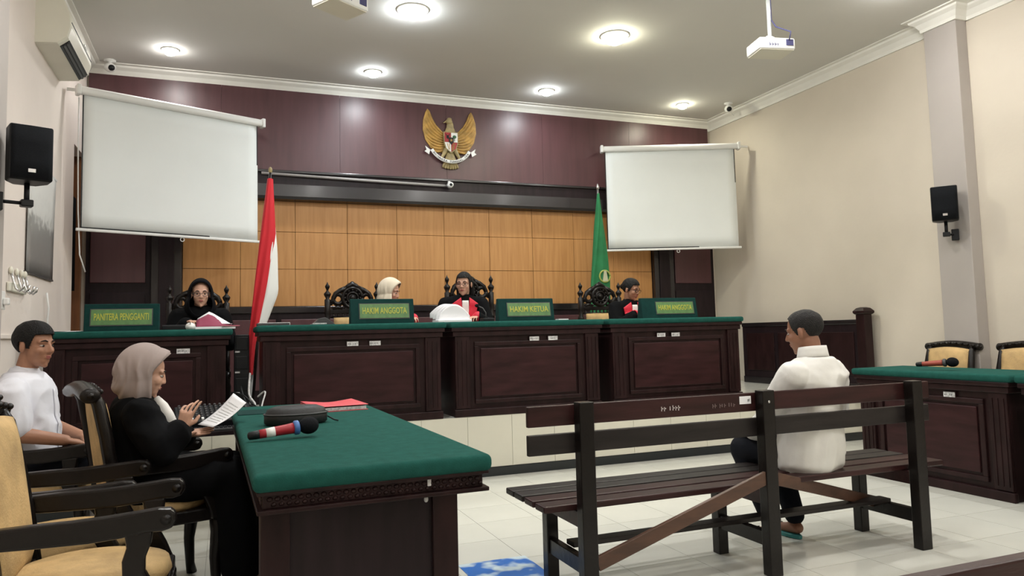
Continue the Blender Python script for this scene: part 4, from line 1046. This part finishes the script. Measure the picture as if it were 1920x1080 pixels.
def short_hair(t, org, c, R, k, m, vol=.010, front=.07, back=-.05):
    off = Vector((-.012, 0, .038))
    def rad(d):
        v = vol*(1+.35*max(0, d.z)+.25*max(0, d.x)*max(0, d.z))
        return er(d, .094+v, .0745+v*.42, .078+v)
    def keep(d):
        p = d*rad(d)+off; x = p.x
        if x > .055: lim = front-.10*max(0, abs(p.y)-.03)
        elif x > .022: lim = .0+(front-.0)*((x-.022)/.033)**1.5
        elif x > .008: lim = -.012
        elif x > -.030: lim = .022
        else: lim = max(back, .022-(.022-back)*min(1, (-.030-x)/.018))
        return p.z > lim
    return shell(t, org, 'hair', c, R, k, m, rad, keep, tuple(off), nu=112, nv=80, wob=.012)
def hijab(t, org, c, R, k, m, peak=.012, drape=.11, folds=.006, name='headscarf', side=10):
    """scarf wrapping the head, open at the face, falling over the neck"""
    mb = MB(); nu, nv = 110, 64; RI = R.inverted()
    dn = RI @ Vector((0, 0, -1))
    def fn(u, v):
        ph = 2*pi*u                                  # 0 = up, pi = down
        upness = cos(ph)
        th0 = radians(47+side*(1-abs(upness))**.8 + (16*(-upness)**1.5 if upness < 0 else 0))
        th = th0+(pi-th0)*v
        d = Vector((cos(th), sin(th)*sin(ph), sin(th)*cos(ph)))
        r = er(d, .112, .094, .122)
        dz = max(0, d.dot(dn)); r += drape*max(0, dz-.35)**1.2*1.6
        if upness > .2 and v < .16: r += peak*(1-v/.16)*(upness-.2)
        dd = max(0, min(1, .55-.75*upness))           # folds gather under the chin and fan out over the back
        w1 = (.5+.5*sin(v*17+4.2*(1-upness)/2+.7*sin(ph*2)))**3; w2 = (.5+.5*sin(v*29+7*(1-upness)/2+1.2))**3
        r += folds*dd*min(1, v*5)*min(1, (1-v)*3)*(1.5*w1+.9*w2-.6)
        if v < .02: r -= .006
        return c + R @ ((Vector((-.002, 0, .012))+d*r)*k) - Vector(org)
    mb.grid(lambda u, v: fn(u, v), nu, nv, True)
    o = mb.build(name, m, t, True, solid=.005); o.modifiers['thickness'].offset = -1; return o
def hand(mb, w, fdir, pn, side, k=1.0, curl=(.3, .35, .4, .45), spread=.06, thumb_out=.5):
    """w wrist, fdir finger direction, pn palm normal (palm faces), side: direction towards the thumb"""
    f = Vector(fdir).normalized(); n = Vector(pn); n = (n-f*n.dot(f)).normalized(); s = f.cross(n)
    if s.dot(Vector(side)) < 0: s = -s
    w = Vector(w)
    for q in (-.026, -.009, .009, .026):
        mb.cap(w+s*q*.7*k, .015*k, w+f*.075*k+s*q*k, .0125*k, 10)
    lens = (.068, .078, .072, .056)
    for i, q in enumerate((.034, .0115, -.0115, -.034)):
        p = w+f*.080*k+s*q*k; d = (f+s*q*spread*70).normalized(); r = .0080*k; L_ = lens[i]*k; c_ = curl[i]
        for seg, fr in enumerate((.45, .31, .24)):
            ang = c_*(1+.5*seg); d2 = (d*cos(ang)+n*sin(ang)).normalized()
            p2 = p+d2*L_*fr; mb.cap(p, r, p2, r*.92, 8); p = p2; r *= .92; d = d2
            nn = (n*cos(ang)-f*sin(ang)); n_ = nn
    p = w+f*.022*k+s*.022*k; d = (f*.7+s*thumb_out+n*.35).normalized(); p2 = p+d*.040*k; mb.cap(p, .0125*k, p2, .0105*k, 8)
    d = (f*.9+s*.12+n*.35).normalized(); mb.cap(p2, .0105*k, p2+d*.030*k, .0085*k, 8)
def on_mesh(o, pts_fn, nu, nv, name, m, t, direc, off=.004, thick=.003):
    """lay a thin cloth strip on object o by casting rays along direc (local coords)"""
    bm = bmesh.new(); bm.from_mesh(o.data); bv = BVHTree.FromBMesh(bm); bm.free(); direc = Vector(direc).normalized()
    def fn(u, v):
        p = Vector(pts_fn(u, v)); h = bv.ray_cast(p-direc*.6, direc)
        return (h[0]-direc*off) if h[0] is not None else p
    mb = MB(); mb.grid(fn, nu, nv); ob = mb.build(name, m, t, True, solid=thick); return ob

def lerp(a, b, q): return Vector(a)*(1-q)+Vector(b)*q
V = Vector
def torso_shells(mb, pel, sho, az, w=.17, d_=.115, sw=.19, belly=1.0, neck=None):
    """loft from pelvis to shoulder line with orientation az"""
    rot = -az+pi/2; rings = []
    pel = V(pel); sho = V(sho)
    for q, kw, kd in ((-.08, .80, .85), (0, 1.0, 1.0), (.2, .98, 1.04*belly), (.45, .97, 1.02*belly), (.7, 1.03, 1.0), (.88, 1.02, .90), (.98, .86, .74), (1.05, .55, .58)):
        p = lerp(pel, sho, q); rings.append((p.x, p.y, p.z, d_*kd, w*kw, rot))
    mb.loft(rings, 24)
    f = V((sin(az), cos(az), 0)); l = V((-cos(az), sin(az), 0))
    for s in (-1, 1): mb.cap(sho-V((0, 0, .045))+l*s*sw*.45, .07, sho-V((0, 0, .065))+l*s*sw*.92, .06, 14)
    return f, l
def new_person(base, label): return thing('person', base, label, 'person')

# ---- man in white on the bench (seen from behind)
def man_on_bench():
    base = V((2.96, 3.22, 0)); t = new_person(base, 'man in a white shirt and dark trousers sitting on the bench, back to the viewer'); az = radians(-14)
    pel = V((2.965, 3.21, .52)); sho = V((2.985, 3.17, 1.005)); hc = V((2.965, 3.205, 1.172)); R = frame(radians(-26), radians(-10))
    f, l = V((sin(az), cos(az), 0)), V((-cos(az), sin(az), 0))
    shL = sho+l*.185-V((0, 0, .06)); shR = sho-l*.185-V((0, 0, .06))
    elL = V((2.755, 3.30, .68)); elR = V((3.235, 3.30, .68)); wrL = V((2.80, 3.50, .60)); wrR = V((3.02, 3.52, .60))
    hipL = pel+l*.09; hipR = pel-l*.09
    knL = V((2.83, 3.60, .50)); knR = V((3.07, 3.63, .50)); anL = V((2.87, 3.44, .075)); anR = V((3.055, 3.46, .075))
    b = MB(); head_shells(b, hc, R, 1.0, sho+V((-.005, .0, .02)))
    torso_shells(b, pel, sho, az, .14, .09, .16)
    for a_, e_, w_ in ((shL, elL, wrL), (shR, elR, wrR)): b.cap(a_, .045, e_, .040); b.cap(e_, .040, w_, .028)
    hand(b, wrL, (.35, .8, -.1), (0, 0, -1), (1, 0, 0)); hand(b, wrR, (-.2, .9, -.1), (0, 0, -1), (-1, 0, 0))
    for h_, k_, a_ in ((hipL, knL, anL), (hipR, knR, anR)):
        b.cap(h_, .075, k_, .05); b.cap(k_, .05, a_, .034)
        b.cap(a_-V((0, .02, .02)), .034, a_+V((-.02, .13, -.045)), .026); b.cap(a_+V((-.02, .10, -.045)), .030, a_+V((-.03, .17, -.050)), .018)
    blob('body', b, .0065, M_SKIN3, t, 3, base)
    s = MB(); torso_shells(s, pel-V((0, 0, .055)), sho, az, .205, .15, .205)
    s.cap(sho-V((0, -.0, .03)), .075, sho+V((0, .0, .035)), .062, 20)
    for a_, e_, w_ in ((shL, elL, wrL), (shR, elR, wrR)): s.cap(a_, .075, e_, .065, 14); s.cap(e_, .063, lerp(e_, w_, .82), .048, 14)
    wrinkle(blob('shirt', s, .009, M_SHIRT, t, 4, base), .014, (6, 6, 6), 3)
    cl = MB()
    def colr(u, v):
        a = 2*pi*u; r = .068+.010*v; back = .5-.5*cos(a)
        return tuple(sho+V((-.003+r*1.06*cos(a), .0+r*sin(a), .088-.058*v+.008*sin(a)*-1))-base)
    cl.grid(colr, 32, 4, True); cl.build('collar', M_SHIRT, t, True, solid=.006)
    tr = MB()
    for h_, k_, a_ in ((hipL, knL, anL), (hipR, knR, anR)): tr.cap(h_, .105, k_, .078, 14); tr.cap(k_, .078, a_+V((0, 0, .05)), .058, 14)
    tr.cap(hipL, .10, hipR, .10); blob('trousers', tr, .010, M_TROUS, t, 5, base)
    for a_ in (anL, anR):
        sh = MB(); c = a_+V((-.015, .06, -.062)); n = 20
        pts = [(c.x+.042*(1+.12*sin(q))*cos(q), c.y+.125*sin(q)) for q in [2*pi*i/n for i in range(n)]]
        vv = [(x-base.x, y-base.y, .002) for x, y in pts]+[(x-base.x, y-base.y, .022) for x, y in pts]
        sh.add(vv, [tuple(range(n-1, -1, -1)), tuple(range(n, 2*n))]+[(i, (i+1) % n, (i+1) % n+n, i+n) for i in range(n)])
        o = sh.build('sandal_sole', M_SANDAL, t, bevel=.004)
        st = MB(); st.tube([tuple(c+V((-.042, .02, .0))-base), tuple(c+V((-.02, .05, .045))-base), tuple(c+V((0, .10, .03))-base), tuple(c+V((.02, .05, .045))-base), tuple(c+V((.042, .02, .0))-base)], .008, 6, .6); st.build('sandal_strap', M_TROUS, t, True)
    short_hair(t, base, hc, R, 1.0, M_HAIRG, .006, .088, -.06)
    face_parts(t, base, hc, R)
    return t
man_on_bench()

# ---- woman in taupe headscarf and black robe
def woman_reading():
    base = V((-.34, 3.96, 0)); t = new_person(base, 'woman in a taupe headscarf and black robe reading a sheet of paper'); az = radians(76)
    pel = V((-.36, 3.97, .56)); sho = V((-.405, 3.955, .925)); hc = V((-.365, 3.955, 1.058)); R = frame(radians(80), radians(-14))
    f, l = V((sin(az), cos(az), 0)), V((-cos(az), sin(az), 0))
    shR = sho-l*.165-V((0, 0, .05)); shL = sho+l*.165-V((0, 0, .05))
    elR = V((-.275, 3.73, .725)); elL = V((-.24, 4.20, .72)); wrR = V((-.190, 3.77, .805)); wrL = V((-.195, 4.105, .742))
    hipR = pel-l*.09; hipL = pel+l*.09; knR = V((.02, 3.86, .555)); knL = V((.03, 4.08, .555)); anR = V((.07, 3.87, .08)); anL = V((.09, 4.08, .08))
    b = MB(); head_shells(b, hc, R, .95, sho+V((0, 0, .02)), True); torso_shells(b, pel, sho, az, .12, .085, .14)
    for a_, e_, w_ in ((shL, elL, wrL), (shR, elR, wrR)): b.cap(a_, .042, e_, .036); b.cap(e_, .036, w_, .025)
    hand(b, wrR, (.25, .05, .95), (.55, .8, -.1), (1, .2, .3), .95, (.10, .25, .45, .60), .10, .8)
    hand(b, wrL, (.9, -.25, .10), (-.1, -.3, .9), (0, -.9, .4), .92, (.04, .04, .05, .06), .05, .6)
    for h_, k_, a_ in ((hipL, knL, anL), (hipR, knR, anR)): b.cap(h_, .07, k_, .05); b.cap(k_, .05, a_, .034); b.cap(a_, .034, a_+V((.13, 0, -.045)), .024)
    blob('body', b, .0044, M_SKIN2, t, 2, base)
    s = MB(); torso_shells(s, pel-V((0, 0, .08)), sho, az, .17, .13, .185)
    s.cap(sho-V((0, 0, .03)), .085, sho+V((0, 0, .015)), .07, 16)
    for a_, e_, w_ in ((shL, elL, wrL), (shR, elR, wrR)): s.cap(a_, .078, e_, .075, 14); s.cap(e_, .072, lerp(e_, w_, .80), .060, 14)
    robe = wrinkle(blob('robe', s, .009, M_ROBE, t, 5, base), .012, (8, 8, 6), 5)
    sk = MB()
    for h_, k_, a_ in ((hipL, knL, anL), (hipR, knR, anR)): sk.cap(h_, .115, k_, .085, 14); sk.cap(k_, .085, a_+V((.0, 0, .05)), .095, 14)
    sk.cap(lerp(hipL, hipR, .5), .12, lerp(knL, knR, .5), .085); sk.cap(lerp(knL, knR, .5), .08, lerp(anL, anR, .5)+V((0, 0, .06)), .10)
    wrinkle(blob('skirt', sk, .011, M_ROBE, t, 5, base), .012, (7, 7, 4), 8)
    for a_ in (anR, anL):
        sh = MB(); sh.cap(a_+V((0, 0, -.04)), .038, a_+V((.14, 0, -.05)), .03); blob('shoe', sh, .008, M_BLACK, t, 3, base)
    hijab(t, base, hc-V((.012, 0, 0)), R, 1.13, M_HIJ1, .026, .035, .0085, side=22)
    jb = MB(); jb.tube([tuple(p-base) for p in (V((-.310, 3.905, .945)), V((-.283, 3.885, .905)), V((-.262, 3.87, .86)), V((-.245, 3.865, .81)), V((-.24, 3.865, .775)))], [.012, .022, .027, .030, .026], 12, 1.3)
    jb.build('white_jabot', M_SHIRT, t, True)
    face_parts(t, base, hc, R, .95)
    return t
woman_reading()
def sheet(name, c0, c1, c2, c3, bend, label):
    """corner order: bottom left, bottom right, top right, top left"""
    c0, c1, c2, c3 = map(V, (c0, c1, c2, c3)); n = (c1-c0).cross(c3-c0).normalized(); o = (c0+c1+c2+c3)/4
    mb = MB(); mb.grid(lambda u, v: tuple(lerp(lerp(c0, c1, u), lerp(c3, c2, u), v)+n*bend*sin(pi*v)-o), 6, 12)
    s = mb.build(name, M_PAPER, None, True, solid=.0008); s.location = o; tag(s, label, 'paper')
    pr = MB()
    for i in range(9):
        v0 = .18+.075*i
        a = lerp(lerp(c0, c1, .14), lerp(c3, c2, .14), v0)+n*(bend*sin(pi*v0)+.0012)-o; b = lerp(lerp(c0, c1, .86), lerp(c3, c2, .86), v0)+n*(bend*sin(pi*v0)+.0012)-o
        pr.bar(a, b, .004, .0004, n)
    tag(pr.build('typed_lines', M_LABEL, s), kind='stuff')
sheet('paper_sheet', (-.135, 4.12, .785), (-.062, 3.95, .785), (.095, 4.02, .890), (.035, 4.19, .930), -.012, 'white typed sheet held up by the woman in the taupe headscarf')

# ---- young man in white by the left wall
def young_man():
    base = V((-.97, 4.62, 0)); t = new_person(base, 'young man in a short sleeved white shirt sitting by the left wall'); az = radians(96)
    pel = V((-.99, 4.64, .55)); sho = V((-1.00, 4.62, 1.035)); hc = V((-.955, 4.60, 1.205)); R = frame(radians(120), radians(-3))
    f, l = V((sin(az), cos(az), 0)), V((-cos(az), sin(az), 0))
    shR = sho-l*.19-V((0, 0, .07)); shL = sho+l*.19-V((0, 0, .07))
    elR = V((-.985, 4.385, .765)); elL = V((-.95, 4.88, .77)); wrR = V((-.775, 4.43, .715)); wrL = V((-.745, 4.72, .70))
    hipR = pel-l*.095; hipL = pel+l*.095; knR = V((-.56, 4.50, .56)); knL = V((-.55, 4.74, .56)); anR = V((-.52, 4.5, .08)); anL = V((-.50, 4.75, .08))
    b = MB(); head_shells(b, hc, R, 1.0, sho+V((0, 0, .02))); torso_shells(b, pel, sho, az, .14, .09, .16)
    for a_, e_, w_ in ((shL, elL, wrL), (shR, elR, wrR)): b.cap(a_, .048, e_, .043); b.cap(e_, .043, w_, .029)
    hand(b, wrR, (.8, .45, -.25), (-.1, .1, -1), (.3, .9, .2), 1, (.3, .35, .4, .45)); hand(b, wrL, (.8, -.45, -.2), (-.1, 0, -1), (.3, -.9, .2), 1, (.3, .35, .4, .45))
    for h_, k_, a_ in ((hipL, knL, anL), (hipR, knR, anR)): b.cap(h_, .075, k_, .05); b.cap(k_, .05, a_, .034); b.cap(a_, .034, a_+V((.14, 0, -.045)), .026)
    blob('body', b, .0055, M_SKIN1, t, 2, base)
    s = MB(); torso_shells(s, pel-V((0, 0, .03)), sho, az, .185, .145, .20, 1.06)
    s.cap(sho-V((0, 0, .03)), .08, sho+V((0, 0, .015)), .064, 18)
    for a_, e_ in ((shL, elL), (shR, elR)): s.cap(a_, .080, lerp(a_, e_, .80), .074, 16)
    sh = wrinkle(blob('shirt', s, .009, M_SHIRTB, t, 4, base), .013, (7, 7, 6), 2)
    on_mesh(sh, lambda u, v: tuple(sho-base+f*.25+V((0, 0, -.06-.36*v))+l*(-.016+.032*u)), 4, 24, 'button_placket', M_SHIRTB, t, (-f.x, -f.y, 0), .004, .004)
    cl = MB()
    def colr(u, v):
        a = radians(35)+radians(290)*u; r = .064+.026*v; d = f*cos(a)+l*sin(a)
        return tuple(sho+d*r+V((0, 0, .058-.046*v-.034*max(0, cos(a))))-base)
    cl.grid(colr, 28, 4); cl.build('collar', M_SHIRTB, t, True, solid=.006)
    tr = MB()
    for h_, k_, a_ in ((hipL, knL, anL), (hipR, knR, anR)): tr.cap(h_, .105, k_, .078, 14); tr.cap(k_, .078, a_+V((0, 0, .04)), .06, 14)
    tr.cap(hipL, .11, hipR, .11); blob('trousers', tr, .010, M_TROUS, t, 5, base)
    for a_ in (anR, anL):
        sh_ = MB(); sh_.cap(a_+V((-.01, 0, -.035)), .042, a_+V((.15, 0, -.047)), .032); blob('shoe', sh_, .008, M_BLACK, t, 3, base)
    short_hair(t, base, hc, R, 1.0, M_HAIR, .016, .066, -.035)
    face_parts(t, base, hc, R)
    return t
young_man()

# ---- judges and clerk (behind the high desks, facing -y)
def seated_official(x, y, ztop, az_body, az_head, pitch, label, skin, scarf=None, hair=None, stole=True, glasses=None, tilt=0, hair_long=False, bib=True, sh_dz=0, hands=None, k=.96):
    base = V((x, y+.12, ZP)); t = new_person(base, label)
    hc = V((x, y, ztop-.125)); R = frame(az_head, pitch, tilt); az = az_body
    f, l = V((sin(az), cos(az), 0)), V((-cos(az), sin(az), 0))
    sho = hc-f*.045-V((0, 0, .135-sh_dz)); pel = V((x, y+.14, ZP+.54))
    pel = V((sho.x-f.x*.10, sho.y-f.y*.10, ZP+.54))
    shR = sho-l*.17-V((0, 0, .055)); shL = sho+l*.17-V((0, 0, .055))
    elR = shR-l*.05+f*.10-V((0, 0, .22)); elL = shL+l*.05+f*.10-V((0, 0, .22))
    zt = 1.345
    wrR = (V(hands[0]) if hands else V((sho.x-l.x*.08+f.x*.26, sho.y-l.y*.08+f.y*.26, zt+.02))); wrL = (V(hands[1]) if hands else V((sho.x+l.x*.08+f.x*.26, sho.y+l.y*.08+f.y*.26, zt+.02)))
    knR = pel-l*.10+f*.40; knL = pel+l*.10+f*.40; anR = V((knR.x, knR.y, ZP+.08)); anL = V((knL.x, knL.y, ZP+.08)); hipR = pel-l*.09; hipL = pel+l*.09
    b = MB(); head_shells(b, hc, R, k, sho+V((0, 0, .02)), True); torso_shells(b, pel, sho, az, .12, .085, .14)
    for a_, e_, w_ in ((shL, elL, wrL), (shR, elR, wrR)): b.cap(a_, .042, e_, .036); b.cap(e_, .036, w_, .025)
    hand(b, wrR, f*.8+l*.5, (0, 0, -1), l, .92); hand(b, wrL, f*.8-l*.5, (0, 0, -1), -l, .92)
    for h_, k_, a_ in ((hipL, knL, anL), (hipR, knR, anR)): b.cap(h_, .07, k_, .05); b.cap(k_, .05, a_, .034); b.cap(a_, .034, a_+f*.12-V((0, 0, .045)), .024)
    blob('body', b, .0065, skin, t, 2, base)
    s = MB(); torso_shells(s, pel-V((0, 0, .05)), sho, az, .17, .12, .19)
    s.cap(sho-V((0, 0, .03)), .078, sho+V((0, 0, .012)), .062, 16)
    for a_, e_, w_ in ((shL, elL, wrL), (shR, elR, wrR)): s.cap(a_, .075, e_, .072, 14); s.cap(e_, .07, lerp(e_, w_, .85), .062, 14)
    for h_, k_, a_ in ((hipL, knL, anL), (hipR, knR, anR)): s.cap(h_, .11, k_, .085, 12); s.cap(k_, .085, a_+V((0, 0, .05)), .09, 12)
    robe = wrinkle(blob('robe', s, .010, M_ROBE, t, 5, base), .008, (8, 8, 6), x)
    so = sho-base
    if stole:
        for sg in (-1, 1):
            on_mesh(robe, lambda u, v, sg=sg: tuple(so+f*.3+l*sg*((.040+.085*u)*(1-.5*v))+V((0, 0, .055-.055*u-.34*v))), 12, 26, 'red_stole', M_STOLE, t, (-f.x, -f.y, -.25), .018, .008)
    if bib:
        on_mesh(robe, lambda u, v: tuple(so+f*.3+l*(-.040+.08*u)*(.75+.35*v)+V((0, 0, -.005-.22*v))), 6, 12, 'white_jabot', M_SHIRT, t, (-f.x, -f.y, -.1), .014, .008)
    if scarf: hijab(t, base, hc, R, 1.04, scarf, .014, .12 if scarf is M_HIJ3 else .09, .005)
    if hair:
        short_hair(t, base, hc, R, k, hair, .012, .070, -.06)
        if hair_long:
            h = MB()
            for sg in (-1, 1): h.cap(hc+R @ V((-.025, sg*.066, .03)), .026, hc+R @ V((-.05, sg*.066, -.10)), .024)
            h.cap(hc+R @ V((-.07, 0, .02)), .055, hc+R @ V((-.07, 0, -.12)), .05); blob('long_hair', h, .008, hair, t, 4, base)
        else:
            h = MB(); h.ell(tuple(hc+R @ V((-.10, 0, .02))-base), (.035, .04, .035)); h.build('hair_bun', hair, t, True)
    face_parts(t, base, hc, R, k, glasses)
    return t
seated_official(1.415, 6.80, 1.745, radians(150), radians(118), radians(-16), 'judge in a cream headscarf behind the left HAKIM ANGGOTA board', M_SKIN2, M_HIJ2, None)
seated_official(2.145, 6.80, 1.815, radians(188), radians(212), radians(-4), 'presiding judge with dark hair, glasses and red stole at the middle desk', M_SKIN2, None, M_HAIR, True, mat('brown_rim', (.08, .02, .015), .4), 0, True)
seated_official(3.985, 6.78, 1.755, radians(178), radians(152), radians(-14), 'judge with glasses and red stole at the right desk, hair tied back', M_SKIN1, None, M_HAIR, True, M_BLACK)
seated_official(-.205, 6.72, 1.725, radians(180), radians(176), radians(-3), "clerk in a black headscarf and glasses at the left desk", M_SKIN2, M_HIJ3, None, False, M_DGREY, 0, False, False)

# ------------------------------------------------------------------ pieces of parts hang under their part
def centre(o):
    bb = [Vector(c) for c in o.bound_box]; return sum(bb, Vector())/8
def nest(child, host):
    for root in [o for o in bpy.data.objects if o.parent is None and o.children]:
        kids = list(root.children); hosts = [c for c in kids if c.name.split('.')[0] == host]
        if not hosts: continue
        for c in kids:
            if c.name.split('.')[0] == child:
                c.parent = min(hosts, key=lambda h: (centre(h)-centre(c)).length)
for ch_, ho_ in (('iris', 'eye'), ('lettering', 'sign_plate'), ('sticker_print', 'inventory_sticker'), ('pilaster_reed', 'pilaster'), ('panel_moulding', 'front_panel'), ('zip_pull', 'zip'),
                 ('pull_ring', 'bottom_bar'), ('badge', 'grille'), ('button_placket', 'shirt'), ('collar', 'shirt'), ('white_jabot', 'robe'), ('red_stole', 'robe'), ('sandal_strap', 'sandal_sole'),
                 ('upholstery_studs', 'back_cushion'), ('hook_cap', 'hook'), ('apron_carving', 'apron'), ('pilaster_panel', 'pilaster'), ('post_cap', 'end_post'), ('knobs', 'case'), ('fader', 'case'), ('keys', 'case'),
                 ('vent_slots', 'case'), ('louvre', 'air_outlet'), ('label_print', 'paper_label'), ('star', 'shield_centre'), ('letter', 'ribbon'), ('ribbon_end', 'ribbon'), ('wing_feather', 'wing'), ('end_cap', 'roller_case'),
                 ('seat_carving', 'seat_frame'), ('arm_scroll', 'armrest'), ('long_hair', 'hair'), ('hair_bun', 'hair'), ('cloth_tack', 'apron'), ('handle', 'front_unit'), ('socket_panel', 'case'), ('wainscot_panel', 'wainscot'), ('wainscot_rail', 'wainscot')):
    nest(ch_, ho_)
